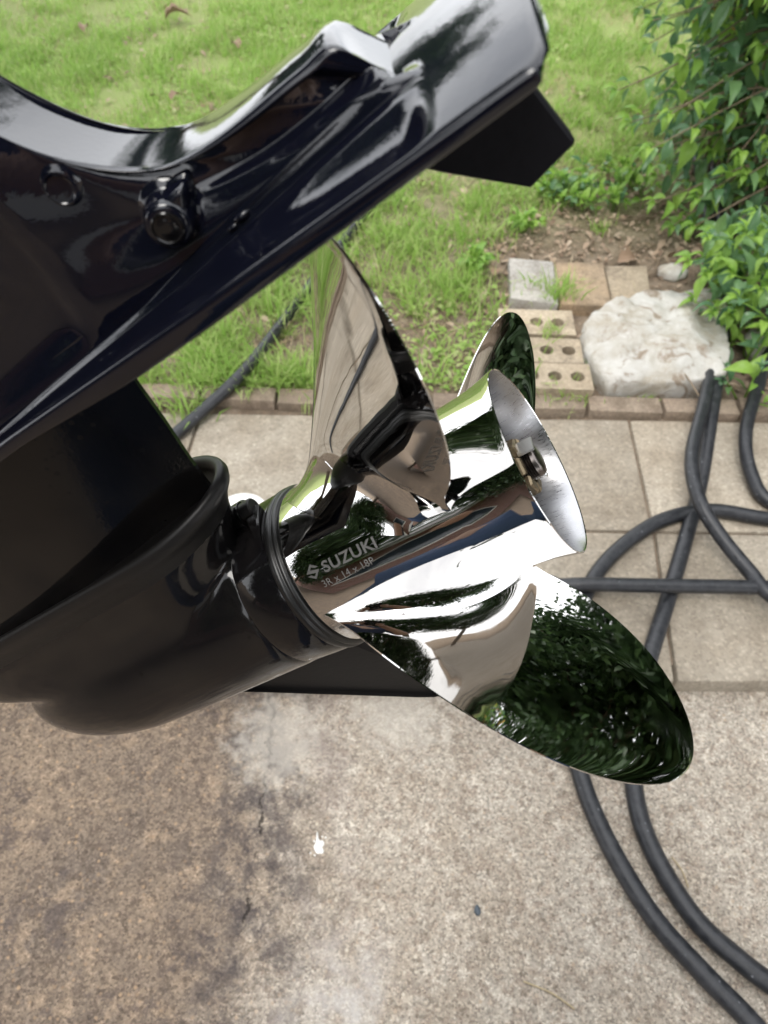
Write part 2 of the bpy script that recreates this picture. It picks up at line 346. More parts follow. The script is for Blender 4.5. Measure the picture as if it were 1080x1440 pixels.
def half_section(r0, u0, rb):
    ub = ridge_u(rb); h = max(math.hypot(u0-ub, r0-rb), 1e-5); dr, du = (rb-r0)/h, (ub-u0)/h
    big = smoothstep(.10, -.05, rb); pb = interp(r0, [.10, .14, .172], [.0205, .0190, .0165])+.010*big; rc = min(.0038, h*.42)
    cr_ = .0016*min(1, h/.012); c_ = lambda k: (r0-dr*cr_*(1-k*k), u0-du*cr_*(1-k*k), k*(pb-rc)); pts = [c_(0), c_(.2), c_(.4), c_(.6), c_(.8), c_(.97)]
    for a in np.linspace(0, PI/2, 9): pts.append((r0+dr*rc*(1-math.cos(a)), u0+du*rc*(1-math.cos(a)), pb-rc+rc*math.sin(a)))
    r1, u1 = pts[-1][0], pts[-1][1]; rp = RP-.0006+.004*big
    for t in np.linspace(0, 1, 40)[1:]:
        p_ = pb+(rp-pb)*(.10*t+.90*smoothstep(.74, 1.0, t)) + .012*big*math.sin(PI*min(t*1.15, 1))
        p_ -= .0042*smoothstep(.06, .12, t)*(1-smoothstep(.72, .79, t))*smoothstep(.100, .150, rb)*smoothstep(.1860, .1835, rb)      # recessed rear panel
        r_, u_ = r1+(rb-r1)*t, u1+(ub-u1)*t
        p_ -= .0060*smoothstep(.006, -.002, r_-(.0340+(u_-.2116)*.30))*smoothstep(.200, .210, u_)*smoothstep(.40, .32, u_)            # shallow step forward of the flank
        pts.append((r_, u_, p_))
    return pts
rings = []
for st_ in stations:
    hs = half_section(*st_); ring = [(r, u, p) for r, u, p in hs]; ring2 = [(r, u, -p) for r, u, p in hs[1:]]
    rings.append([MV(*q) for q in ring2[::-1]]+[MV(*q) for q in ring])
V, Fs = loft(rings, False, False)
leg = obj('leg_housing', mesh('leg_housing', V, Fs, M_BLACK), motor)
from mathutils.bvhtree import BVHTree
leg_bvh = BVHTree.FromPolygons([Vector(v) for v in V], Fs)
def flank_p(r, u):
    h = leg_bvh.ray_cast(Vector((r, -.3, u)), Vector((0, 1, 0))); return -h[0].y if h[0] else .03

# anti-ventilation plate with its raised lip and cove
rs = sorted(set(list(np.linspace(-.36, .185, 60))+list(np.linspace(.185, .212, 22))+list(np.linspace(.212, .2285, 8))))
def plate_u(r, p):
    a = abs(p); flat = smoothstep(.186, .1995, r); ep = edge_p(r); et = edge_t(r)
    ru = ridge_u(min(r, .1880))
    if a >= RP-.0005:
        t = (ep-.002-a)/(ep-.002-RP); t = min(max(t, 0), 1); cove = et+(ru-et)*(t**1.7)
        cove -= .0034*math.sin(PI*t**.8)**1.5
        cove -= .0016*math.exp(-((a-RP-.0052)/.0014)**2); cove += .0024*math.exp(-((a-RP-.0016)/.0011)**2)*smoothstep(.060, .100, r)*smoothstep(.188, .176, r)+.0010*math.exp(-((a-RP-.0016)/.0011)**2)*smoothstep(.188, .176, r)
    else: cove = et+.0030; flat = max(flat, smoothstep(.176, .185, r))
    fl = et+.0060*(1-(a/ep)**2)
    return cove*(1-flat)+fl*flat
def rear_r(p): return .2375-.0070*(abs(p)/.071)**1.5-.004*smoothstep(.062, .071, abs(p))**2
rings = []
for i, r in enumerate(rs):
    ep, et, eb = edge_p(r), edge_t(r), edge_b(r); k_ = (ep-.002-RP)/(.0547-.0310)
    ps = [0, .009, .018, .0252, .0261]+[RP+d for d in (.0004, .0010, .0016, .0020, .0024, .0030, .0038, .0044, .0049, .0056, .0066)]+[RP+.0066+(ep-.0022-RP-.0066)*q for q in (.12, .26, .40, .54, .67, .79, .89, .96, 1.0)]
    def rr_(p): return r if r < .19 else .19+(r-.19)*(rear_r(p)-.19)/(.2285-.19)
    top = [(rr_(p), plate_u(r, p), p) for p in ps]
    e = [(rr_(ep), et-.0002, ep-.0010), (rr_(ep), et-.0012, ep-.0002), (rr_(ep), et-.0022, ep), (rr_(ep), eb+.0018, ep), (rr_(ep), eb+.0006, ep-.0006), (rr_(ep), eb, ep-.002), (rr_(.04), eb, .04), (rr_(0), eb, 0)]
    half = top+e
    rings.append([MV(*q) for q in half]+[MV(q[0], q[1], -q[2]) for q in half[-2:0:-1]])
last = rings[-1]; eb = edge_b(.2285)
def grow(ring, dr, k): return [(v[0]+dr, v[1], eb+.0030+(v[2]-eb-.0030)*(1-k)) for v in ring]
rings += [grow(last, .0008, .10), grow(last, .0014, .28), grow(last, .0017, .55)]
V, Fs = loft(rings, True, True)
plate = sharp_by_angle(obj('cavitation_plate', mesh('cavitation_plate', V, Fs, M_BLACK), motor), 50)

# drain-plug boss and dimple plug on the flank
def teardrop(cr, cu, rad, tip, n=40):
    o = []
    ang = math.atan2(tip[1], tip[0]); d = math.hypot(*tip); g = math.acos(min(rad*.30/d, .99)*.0+rad/d) if d > rad else 0
    for k in range(n):
        a = ang+g+(2*PI-2*g)*k/(n-1); o.append((cr+rad*math.cos(a), cu+rad*math.sin(a)))
    for k in range(7):
        a = ang-.9+1.8*k/6; o.append((cr+tip[0]*.86+rad*.22*math.cos(a), cu+tip[1]*.86+rad*.22*math.sin(a)))
    return o
def flank_lump(name, outline, p0, steps, mat, parent):
    """outline (r,u), extruded along port with inset steps [(dp, inset)]"""
    cr = sum(q[0] for q in outline)/len(outline); cu = sum(q[1] for q in outline)/len(outline)
    rings = []
    for dp, ins in steps:
        rr = []
        for (r, u) in outline:
            d = math.hypot(r-cr, u-cu); k = (d-ins)/d; rr.append(MV(cr+(r-cr)*k, cu+(u-cu)*k, p0+dp))
        rings.append(rr)
    V, Fs = loft(rings, True, True); return sharp_by_angle(obj(name, mesh(name, V, Fs, mat), parent), 40)
bp0 = flank_p(.0990, .2175)
ring0 = lambda rad: [(.0982+rad*math.cos(q), .2168+rad*math.sin(q)) for q in np.linspace(0, 2*PI, 49)[:-1]]
boss = flank_lump('bolt_boss', ring0(.0090), bp0, [(-.008, -.0040), (-.0012, -.0040), (-.0003, -.0030), (.0004, -.0016), (.0016, -.0004), (.0060, .0), (.0082, .0003), (.0092, .0009), (.0098, .0020), (.0099, .0032)], M_BLACK, motor)
ear = teardrop(.1030, .2194, .0052, (.0085, .0036), 24)
flank_lump('boss_ear', ear, bp0, [(-.006, -.0024), (-.0004, -.0022), (.0006, -.0008), (.0058, .0002), (.0074, .0008), (.0080, .0020), (.0081, .0030)], M_BLACK, boss)
circ = [(.0982+.0060*math.cos(a), .2168+.0060*math.sin(a)) for a in np.linspace(0, 2*PI, 41)[:-1]]
flank_lump('bolt_head', circ, bp0+.0092, [(0, 0), (.0013, 0), (.0017, .0005), (.0009, .0010), (.0009, .0026), (.0013, .0031), (.0013, .0046)], M_SATIN, boss)
circ = [(.0740+.0056*math.cos(a), .2470+.0056*math.sin(a)) for a in np.linspace(0, 2*PI, 41)[:-1]]
flank_lump('plug', circ, flank_p(.0740, .2470)+.0007, [(-.010, -.0024), (-.0012, -.0024), (.0001, -.0006), (.0002, .0002), (-.0010, .0014), (-.0014, .0042)], M_BLACK, motor)
for (r_, u_, s_) in ((.1215, .2085, .0016), (.1165, .2074, .0011)):          # paint runs on the lip
    bm = bmesh.new(); bmesh.ops.create_icosphere(bm, subdivisions=3, radius=1, matrix=Matrix.Translation(MV(r_, u_-.0045, .0300)) @ Matrix.Diagonal((s_*2.2, s_, s_*.9, 1))); bm_obj('paint_run', bm, M_BLACK, motor)

# trim tab under the plate
tab = [(.2215, .1965), (.2303, .1450), (.2290, .1437), (.2090, .1390), (.1843, .1642), (.156, .1965)]
rings = []
for p_, k in ((-.0062, .0012), (-.0050, 0), (.0050, 0), (.0062, .0012)):
    cr = sum(q[0] for q in tab)/len(tab); cu = sum(q[1] for q in tab)/len(tab)
    rings.append([MV(r-(r-cr)*k/.02, u-(u-cu)*k/.03, p_) for r, u in tab])
V, Fs = loft(rings, True, True); sharp_by_angle(obj('trim_tab', mesh('trim_tab', V, Fs, M_TAB, True), motor), 25)

# neck strut
def airfoil(rte, rle, hw, n=30, te=.0016, pw=.55):
    """closed outline (r,p): trailing edge, port side forward, leading edge, starboard side back"""
    side = []
    for k in range(n+1):
        t = .5*(1-math.cos(PI*k/n)); s_ = te+(hw-te)*min(1, (math.sin(PI*min(t/.62, 1)/2)**1.05 if t < .62 else math.sqrt(max(0, 1-((t-.62)/.38)**2.4))))
        side.append((rte+(rle-rte)*t, s_))
    return side+[(r, -p) for r, p in side[-2::-1]]
rings = []
for u_ in (.088, .10, .118, .143, .165, .1945):
    te_ = interp(u_, [.088, .098, .118, .143, .165, .1945], [-.0130, -.0105, -.0040, .0050, .0120, .0215])
    rings.append([MV(r, u_, p) for r, p in airfoil(te_, -.31, .0275+.003*(u_-.08)/.1)])
V, Fs = loft(rings, True, True); sharp_by_angle(obj('neck_strut', mesh('neck_strut', V, Fs, M_SATIN), motor), 40)

# gearcase: torpedo and saddle collar
prof = [(-.0365, .0535), (-.040, .0538), (-.08, .0538), (-.14, .0538), (-.18, .0535)]
prof += [(-.190, .0527), (-.205, .0508), (-.220, .0480), (-.232, .0450), (-.244, .0412), (-.256, .0364), (-.268, .0305), (-.279, .0240), (-.288, .0172), (-.295, .0105), (-.2985, .0050), (-.2995, .0003)]
def pylon(levels, name, mat):
    rings = []
    for lv in levels:
        u_, off, tr = lv[:3]
        base_ = airfoil(-.001+tr, lv[3] if len(lv) > 3 else -.325, .0338, 40, .004)
        pts = []
        nb = len(base_)
        for i, (r, p) in enumerate(base_):
            r2, p2 = base_[(i+1) % nb]; r1, p1 = base_[i-1]
            t = Vector((r2-r1, p2-p1)); t = t.normalized() if t.length > 1e-9 else Vector((0, 1))
            nn = Vector((-t.y, t.x))
            if nn.dot(Vector((r-(-.12), p*3))) < 0: nn = -nn
            pts.append(MV(r+nn.x*off, u_, p+nn.y*off))
        rings.append(pts)
    return rings
# rounded trailing edge for the collar
_old = airfoil
def airfoil(rte, rle, hw, n=30, te=.0016, pw=.55):
    if te < .003: return _old(rte, rle, hw, n, te, pw)
    side = []
    for k in range(n+1):
        t = .5*(1-math.cos(PI*k/n)); x = t
        s_ = hw*min(1, math.sqrt(max(0, 1-(1-min(x/.22, 1))**2.1)) if x < .22 else (1 if x < .6 else math.sqrt(max(0, 1-((x-.6)/.4)**2.4))))
        side.append((rte+(rle-rte)*t, s_))
    return side+[(r, -p) for r, p in side[-2:0:-1]]

LOW = [(.004, .008, -.070, -.19), (.020, .008, -.050, -.228), (.034, .0062, -.038, -.266), (.043, .0036, -.036, -.297), (.053, .0010, -.032, -.309), (.064, -.0004, -.022, -.318), (.074, -.0008, -.014, -.323), (.0850, -.0010, -.007, -.325)]
prof2 = [(-.0320, .0001), (-.0320, .0530)]+prof
Vt, Ft = lathe(prof2, 96)
V2, F2 = loft(pylon(LOW, '', None), True, True)
me = bpy.data.meshes.new('gearcase'); bm = bmesh.new()
for VV, FF in ((Vt, Ft), (V2, F2)):
    vs = [bm.verts.new(v) for v in VV]
    for f in FF: bm.faces.new([vs[i] for i in f])
bmesh.ops.remove_doubles(bm, verts=bm.verts, dist=1e-5); bmesh.ops.recalc_face_normals(bm, faces=bm.faces); bm.to_mesh(me); bm.free()
tmpo = bpy.data.objects.new('tmp', me); COL.objects.link(tmpo)
md = tmpo.modifiers.new('r', 'REMESH'); md.mode = 'VOXEL'; md.voxel_size = .0021; md.use_smooth_shade = True
md = tmpo.modifiers.new('s', 'SMOOTH'); md.factor = .5; md.iterations = 60
bpy.context.view_layer.update(); me2 = bpy.data.meshes.new_from_object(tmpo.evaluated_get(bpy.context.evaluated_depsgraph_get()))
bpy.data.objects.remove(tmpo); me2.name = 'gearcase'; me2.materials.clear(); me2.materials.append(M_SATIN); me2.polygons.foreach_set('use_smooth', [True]*len(me2.polygons))
obj('gearcase', me2, motor)
LIP = [(.066, -.0030, -.019), (.076, -.0014, -.0135), (.0845, -.0004, -.007), (.0875, .0004, -.004), (.0905, .0018, -.0015), (.0940, .0028, 0), (.0976, .0029, 0), (.0994, .0020, 0), (.1000, .0004, 0), (.0998, -.0016, 0), (.0982, -.0036, 0), (.0955, -.0052, 0), (.092, -.0062, 0)]
V, Fs = loft(pylon(LIP, '', None), True, True); obj('collar', mesh('collar', V, Fs, M_FLAT), motor)
# bearing carrier and seal ring
V, Fs = lathe([(-.0372, .040), (-.0372, .0520), (-.0366, .0533), (-.035, .0541), (-.010, .0540), (-.0085, .0536), (-.008, .0520), (-.008, .03)], 96)
carrier = sharp_by_angle(obj('bearing_carrier', mesh('bearing_carrier', V, Fs, M_SATIN), motor), 40)
V, Fs = lathe([(-.009, .045), (-.009, .0538), (-.0075, .0546), (-.0050, .0548), (-.0042, .0540), (-.0038, .0528), (-.0030, .0540), (-.0018, .0545), (-.0006, .0540), (.0002, .0525), (.0004, .045)], 96)
obj('seal_ring', mesh('seal_ring', V, Fs, M_SEAM), motor)
# bolted lug on the carrier
def cyl_r(name, r0, r1, rad, u_, p_, mat, parent, n=24, bev=.0008):
    rings = []
    for r, k in ((r0, rad), (r1-bev, rad), (r1, rad-bev), (r1, rad*.5)):
        rings.append([MV(r, u_+k*math.cos(2*PI*j/n), p_+k*math.sin(2*PI*j/n)) for j in range(n)])
    V, Fs = loft(rings, True, True); return sharp_by_angle(obj(name, mesh(name, V, Fs, mat), parent), 40)
bl = []
lug = [(-.0375, .0085, .0), (-.0355, .0098, 0), (-.0255, .0100, 0), (-.0235, .0088, 0), (-.0225, .004, 0)]
rings = []
bu, bp = .0555, -.0165
for r, k, _ in lug:
    rings.append([MV(r, bu-.006+k*1.25*math.cos(2*PI*j/28), bp+k*1.1*math.sin(2*PI*j/28)) for j in range(28)])
V, Fs = loft(rings, True, True); lugo = obj('carrier_lug', mesh('carrier_lug', V, Fs, M_FLAT), carrier)
cyl_r('carrier_bolt', -.0260, -.0140, .0062, .0580, -.0120, M_FLAT, motor, 24)
cyl_r('carrier_washer', -.0245, -.0222, .0075, .0578, -.0122, M_SATIN, motor, 28, .0004)
rings = []
for t in np.linspace(0, 1, 9):
    a = -.20+.56*t; ra = .0602-.0052*t**.8; rl = -.0235+.0115*t; rg = -.0105+.001*t
    rings.append([MV(r, k*math.cos(a), -k*math.sin(-a)) for r, k in ((rl, .052), (rl+.0008, ra-.0008), (rl+.0024-.0012*t, ra), (rg-.0016+.0008*t, ra), (rg, ra-.0008), (rg, .052))])
V, Fs = loft(rings, True, True); sharp_by_angle(obj('carrier_web', mesh('carrier_web', V, Fs, M_SATIN), carrier), 30)

# skeg
sk = [(-.200, -.043), (-.1542, -.0864), (-.0444, -.1885), (-.034, -.1960), (-.022, -.1960), (-.012, -.1850), (-.022, -.12), (-.045, -.042)]
rings = []
for p_, ins in ((-.0012, 0), (-.0045, .014), (0.0045, .014), (.0012, 0)):
    cr = -.10; cu = -.12
    rings.append([MV(r+(cr-r)/max(math.hypot(cr-r, cu-u_), .01)*ins, u_+(cu-u_)/max(math.hypot(cr-r, cu-u_), .01)*ins, p_) for r, u_ in sk])
V, Fs = loft(rings, True, True); sharp_by_angle(obj('skeg', mesh('skeg', V, Fs, M_FLAT), motor), 30)

# midsection and cowling beyond the frame
rings = []
for u_, hw, ra, rb2 in ((.70, .050, .075, -.30), (.76, .075, .09, -.32), (.80, .115, .13, -.36), (.84, .150, .17, -.40), (.95, .175, .19, -.43), (1.06, .17, .17, -.43), (1.14, .14, .10, -.40), (1.17, .09, .02, -.33), (1.178, .02, -.1, -.2)):
    cc, hl = (ra+rb2)/2, (ra-rb2)/2
    rings.append([MV(cc+hl*math.copysign(abs(math.cos(a))**.6, math.cos(a)), u_, hw*math.copysign(abs(math.sin(a))**.6, math.sin(a))) for a in np.linspace(0, 2*PI, 49)[:-1]])
V, Fs = loft(rings, True, True); obj('cowling', mesh('cowling', V, Fs, M_BLACK), motor)

# ------------------------------------------------------------------ propeller
A0, A1, A2, B0_, B1_, B2_, W0, W1, W2, PITCH_P, RT, NE = .0527, .0997, -.008, -.0775+math.radians(6), -.0113, .1777, .0556, .0743, -.0745, .3769, .1808, 5.0
HUBL = .1445
V, Fs = lathe([(.0008, .046), (.0006, .0512), (.0012, .0525), (.0025, .0529), (.02, .0527), (.05, .0520), (.08, .0514), (.105, .0512), (.120, .0517), (.132, .0531), (.140, .0548), (.1440, .0558), (.1450, .0559), (.1453, .0555), (.1448, .0549)], 128)
prop = sharp_by_angle(obj('propeller', mesh('propeller', V, Fs, M_STEEL), motor), 50)
V, Fs = lathe([(.1449, .0550), (.1435, .0543), (.135, .0520), (.12, .0500), (.08, .0490), (.045, .0485), (.045, .020), (.06, .0195), (.10, .0190), (.100, .0)], 96)
sharp_by_angle(obj('hub_bore', mesh('hub_bore', V, Fs, M_BRUSH), prop), 50)

def blade_mesh():
    ts = np.linspace(0, 1, 84); X = np.concatenate([[-.055, -.03, -.012], 1-(1-ts)**1.8])
    S = np.sin(np.linspace(-PI/2, PI/2, 41))
    mid = np.zeros((len(X), len(S), 3))
    for i, x in enumerate(X):
        rho = .05+x*(RT-.05); xc = max(x, 0)
        rm = A0+A1*x+A2*x*x; ph = B0_+B1_*x+B2_*x*x
        w_ = (W0+W1*xc+W2*xc*xc)*math.sqrt(max(0, 1-min(x, 1)**NE)) if x > 0 else W0
        fl = max(0, (.073-rho)/.023)**1.8; w_ = max(w_, .0004)+.0105*fl
        be = math.atan(PITCH_P/(2*PI*rho))
        for j, s_ in enumerate(S):
            rr = rm+s_*w_*math.sin(be); f = ph+s_*w_*math.cos(be)/rho
            cup = .0035*max(0, s_-.72)/.28*xc*(1-xc**6)
            mid[i, j] = (rr+cup, -rho*math.sin(f), rho*math.cos(f))
    du = np.gradient(mid, axis=0); dv = np.gradient(mid, axis=1); nrm = np.cross(du, dv); nrm /= np.linalg.norm(nrm, axis=2, keepdims=True)+1e-12; nrm[-2:] = nrm[-3].mean(0)/np.linalg.norm(nrm[-3].mean(0))
    rings = []
    for i, x in enumerate(X):
        rho = .05+x*(RT-.05)
        tm = .0026+.0042*(1-max(min(x, 1), 0))**1.5 + .022*max(0, (.074-rho)/.024)**2.6
        wl = float(np.linalg.norm(mid[i, -1]-mid[i, 0])); tm = .0007+(tm-.0007)*min(1, wl/.045)
        e0 = .0007+.0085*fl
        th = np.array([(e0+max(tm-e0, 0)*max(0, 1-abs(s_)**2.4)) for s_ in S])
        f = mid[i]+nrm[i]*th[:, None]/2; b = mid[i]-nrm[i]*th[:, None]/2
        rings.append([tuple(v) for v in f]+[tuple(v) for v in b[::-1]])
    V, Fs = loft(rings, True, True)
    return mesh('blade', V, Fs, M_STEEL)
bme = blade_mesh()
for k in range(3):
    b = obj('blade', bme, prop); b.rotation_euler = (-k*2*PI/3*-1, 0, 0)
    if k == 0: sharp_by_angle(b, 55)

# nut, shaft, cotter pin
bm = bmesh.new()
V, Fs = lathe([(.112, .004), (.112, .0235), (.1145, .0240), (.115, .0215), (.115, .006)], 48); sharp_by_angle(obj('washer', mesh('washer', V, Fs, M_SHAFT), prop), 40)
rings = [[MV(r, k*math.cos(2*PI*j/6+.2), k*math.sin(2*PI*j/6+.2)) for j in range(6)] for r, k in ((.115, .0165), (.116, .0178), (.1285, .0178), (.130, .0168), (.130, .0095))]
V, Fs = loft(rings, True, True); nut = obj('castle_nut', mesh('castle_nut', V, Fs, M_BRASS, False), prop)
for j in range(6):
    a = 2*PI*(j+.5)/6+.2; rings = []
    for r, k0, k1, wd in ((.129, .0095, .0164, .0052), (.1372, .0095, .0162, .0050), (.1384, .0102, .0150, .0042)):
        ca, sa = math.cos(a), math.sin(a)
        rings.append([MV(r, ca*k-sa*t, sa*k+ca*t) for k, t in ((k0, -wd), (k1, -wd), (k1, wd), (k0, wd))])
    V, Fs = loft(rings, True, True); bmn = bmesh.new()
    for v in V: bmn.verts.new(v)
    bmn.verts.ensure_lookup_table()
    for f in Fs: bmn.faces.new([bmn.verts[i] for i in f])
    if j == 0: lugs = bmesh.new()
    me_ = bpy.data.meshes.new('tmp'); bmn.to_mesh(me_); bmn.free(); lugs.from_mesh(me_); bpy.data.meshes.remove(me_)
tmp = bpy.data.meshes.new('tmp2'); lugs.to_mesh(tmp); lugs.free()
bmn = bmesh.new(); bmn.from_mesh(nut.data); bmn.from_mesh(tmp); bmesh.ops.recalc_face_normals(bmn, faces=bmn.faces); bmn.to_mesh(nut.data); bmn.free(); bpy.data.meshes.remove(tmp)
pf = [(.100, .0094)]
for k in range(24):
    r = .112+k*.0013; pf += [(r, .0083), (r+.00065, .0094)]
pf += [(.1440, .0088), (.1455, .0078), (.1460, .003), (.1460, .0)]
V, Fs = lathe(pf, 48); sharp_by_angle(obj('prop_shaft', mesh('prop_shaft', V, Fs, M_SHAFT), prop), 60)
def prop_tube(name, pts, rad, mat):
    V, Fs = tube([MV(*q) for q in pts], rad, 10); return obj(name, mesh(name, V, Fs, mat), prop)
prop_tube('cotter_pin', [(.1345, .0165, .006), (.1345, .0135, .005), (.1345, 0, 0), (.1345, -.0135, -.005), (.1365, -.0172, -.006), (.142, -.0178, -.004)], .0013, M_ZINC)
rings = [[MV(r, .0112+du_, dp-.0015) for du_, dp in ((0, -.0045), (.0016, -.0045), (.0016, .0045), (0, .0045))] for r in (.1375, .1470)]
V, Fs = loft(rings, True, True); obj('pin_tab', mesh('pin_tab', V, Fs, M_ZINC, False), prop)

# engraved lettering wrapped on the hub barrel
def hub_rad(r): return interp(r, [.0025, .02, .05, .08, .105], [.0529, .0527, .0520, .0514, .0512])
def wrap(name, polys_v, faces, r0, phi0, mat, lift=.00012):
    vv = []
    for (x, y) in polys_v:
        r = r0+x; ra = hub_rad(r)+lift; f = phi0-y/ra
        vv.append(MV(r, ra*math.cos(f), ra*math.sin(f)))
    return obj(name, mesh(name, vv, faces, mat, True), prop)
def text_geo(txt, width, height, bold=0.0, shear=0.0):
    cu = bpy.data.curves.new('lettering', 'FONT'); cu.body = txt; cu.size = 1; cu.offset = bold; cu.resolution_u = 5; cu.space_character = 1.08; cu.shear = shear
    o = bpy.data.objects.new('lettering', cu); COL.objects.link(o); bpy.context.view_layer.update()
    dg = bpy.context.evaluated_depsgraph_get(); me = bpy.data.meshes.new_from_object(o.evaluated_get(dg))
    bm = bmesh.new(); bm.from_mesh(me); bmesh.ops.remove_doubles(bm, verts=bm.verts, dist=1e-4); bmesh.ops.triangulate(bm, faces=bm.faces)
    bmesh.ops.subdivide_edges(bm, edges=[e for e in bm.edges if e.calc_length() > .15], cuts=2)
    bmesh.ops.triangulate(bm, faces=bm.faces); bm.verts.index_update()
    v = np.array([q.co[:2] for q in bm.verts]); f = [tuple(q.index for q in fc.verts) for fc in bm.faces]; bm.free()
    COL.objects.unlink(o); bpy.data.objects.remove(o); bpy.data.curves.remove(cu); bpy.data.meshes.remove(me)
    v -= v.min(0); ext = v.max(0); v *= np.array([width/ext[0], height/ext[1]])
    return v, f
v, f = text_geo('SUZUKI', .0355, .0068, .024); wrap('lettering', v, f, .0225, .880, M_ETCH)
v, f = text_geo('3R x 14 x 18P', .0345, .0042, .0); wrap('lettering', v, f, .0175, 1.015, M_ETCH2)
# angular S emblem in front of the word
sv = [(0, .5), (.5, 1), (.62, .88), (.40, .66), (.52, .54), (.98, .5), (.5, 0), (.38, .12), (.60, .34), (.48, .46)]
S1 = [(0.0, .52), (.5, 1.0), (1.0, .62), (.80, .50), (.5, .72), (.36, .58), (.66, .40), (.80, .50)]
ev = [(0, .50), (.5, 1.0), (1.0, .66), (.74, .66), (.50, .80), (.34, .64), (1.0, .50), (.5, 0), (0, .34), (.26, .34), (.50, .20), (.66, .36)]
ef = [(0, 5, 4, 1), (1, 4, 3, 2), (0, 11, 6, 5), (6, 11, 10, 7), (7, 10, 9, 8)]
wrap('emblem', [(x*.0090, y*.0090) for x, y in ev], ef, .0112, .895, M_ETCH)

# ------------------------------------------------------------------ ground, driveway, walkway
def sheet(name, x0, x1, y0, y1, z, mat, nx=2, ny=2):
    V = [(x0+(x1-x0)*i/(nx-1), y0+(y1-y0)*j/(ny-1), z) for j in range(ny) for i in range(nx)]
    Fs = [(j*nx+i, j*nx+i+1, (j+1)*nx+i+1, (j+1)*nx+i) for j in range(ny-1) for i in range(nx-1)]
    return obj(name, mesh(name, V, Fs, mat))
tag(sheet('driveway', -9, 9, -6.2, .66, -.05, M_DRIVE), 'stained concrete driveway in the foreground', kind='structure')
# lawn soil, gently uneven, from behind the walkway to the horizon
nx, ny = 121, 91
xs_ = np.concatenate([np.linspace(-160, -4, 20), np.linspace(-3.9, 3.9, 81), np.linspace(4, 160, 20)]); ys_ = np.concatenate([np.linspace(1.42, 5.5, 71), np.linspace(6, 220, 20)])
def soil_h(x, y):
    return .012*noise.noise((x*2.1, y*2.1, 3.1))+.006*noise.noise((x*8, y*8, 1.7))+.010*smoothstep(1.45, 1.9, y)-.004
V = [(x, y, soil_h(x, y)) for y in ys_ for x in xs_]; n_ = len(xs_)
Fs = [(j*n_+i, j*n_+i+1, (j+1)*n_+i+1, (j+1)*n_+i) for j in range(len(ys_)-1) for i in range(n_-1)]
tag(obj('lawn_ground', mesh('lawn_ground', V, Fs, M_SOIL)), 'soil and turf of the lawn beyond the walkway', kind='structure')
V = [(-160, -160, -.058), (160, -160, -.058), (160, 1.43, -.058), (-160, 1.43, -.058)]
tag(obj('ground', mesh('ground', V, [(0, 1, 2, 3)], M_SOIL)), 'bare ground around the driveway', kind='structure')

walk = empty('walkway'); tag(walk, 'raised walkway of large aggregate concrete pavers', kind='structure')
def quad_block(name, q, z0, z1, mat, parent, bev=.006, jit=0.0, seg=2, rough=0):
    bm = bmesh.new(); t = [bm.verts.new((x, y, z1+random.uniform(-jit, jit))) for x, y in q]; b = [bm.verts.new((x, y, z0)) for x, y in q]
    bm.faces.new(t); bm.faces.new(b[::-1]); n = len(q)
    for i in range(n): bm.faces.new((t[i], b[i], b[(i+1) % n], t[(i+1) % n]))
    bmesh.ops.recalc_face_normals(bm, faces=bm.faces)
    es = [e for e in bm.edges if max(v.co.z for v in e.verts) > z1-.02 and not all(abs(v.co.z-z0) < 1e-5 for v in e.verts)]
    bmesh.ops.bevel(bm, geom=es, offset=bev, segments=seg, affect='EDGES', profile=.5)
    o = bm_obj(name, bm, mat, parent, True); sharp_by_angle(o, 40); return o
def wp(c, row):                       # corner of the paving grid
    y = [.615, .998, 1.374][row]; x0 = [.594, .6375, .6575][row]
    return x0+c*.385, y-.018*c*.0-.022*(c*.385+x0-.6)*(row > 0)
for row in range(2):
    for c in range(-6, 5):
        a, b2, c2, d2 = wp(c, row), wp(c+1, row), wp(c+1, row+1), wp(c, row+1); g = .003
        quad_block('paver', [(a[0]+g, a[1]+g), (b2[0]-g, b2[1]+g), (c2[0]-g, c2[1]-g), (d2[0]+g, d2[1]-g)], -.07, random.uniform(-.002, .002), M_PAVER, walk, .007, .0015)
tag(sheet('joint_sand', -2.3, 2.6, .66, 1.45, -.012, M_SOIL), 'dark sand in the joints under the pavers', kind='structure')

border = empty('brick_border', (0, 1.4, 0)); tag(border, 'long single row of brown edging bricks between walkway and lawn', 'border')
xb = .5217-.206*9
k = 0
while xb < 2.0:
    L_ = .206+random.uniform(-.006, .006); xc = xb+L_/2
    yc = 1.386-.030*(xc-.52)+(.018*max(0, -xc)) ; dz = random.uniform(-.004, .005)
    s_ = -.035-.02*(xc < 0)
    bm = bmesh.new(); box_bm(bm, 0, 0, 0, L_-.006, .058, .09, .006, 2, 0, .002)
    o = bm_obj('brick', bm, M_BORDER, border, True, (xc, yc+.029-1.4, -.026+dz), (random.uniform(-.03, .03), random.uniform(-.012, .012), s_+random.uniform(-.012, .012))); sharp_by_angle(o, 40)
    xb += L_+random.uniform(0, .003)

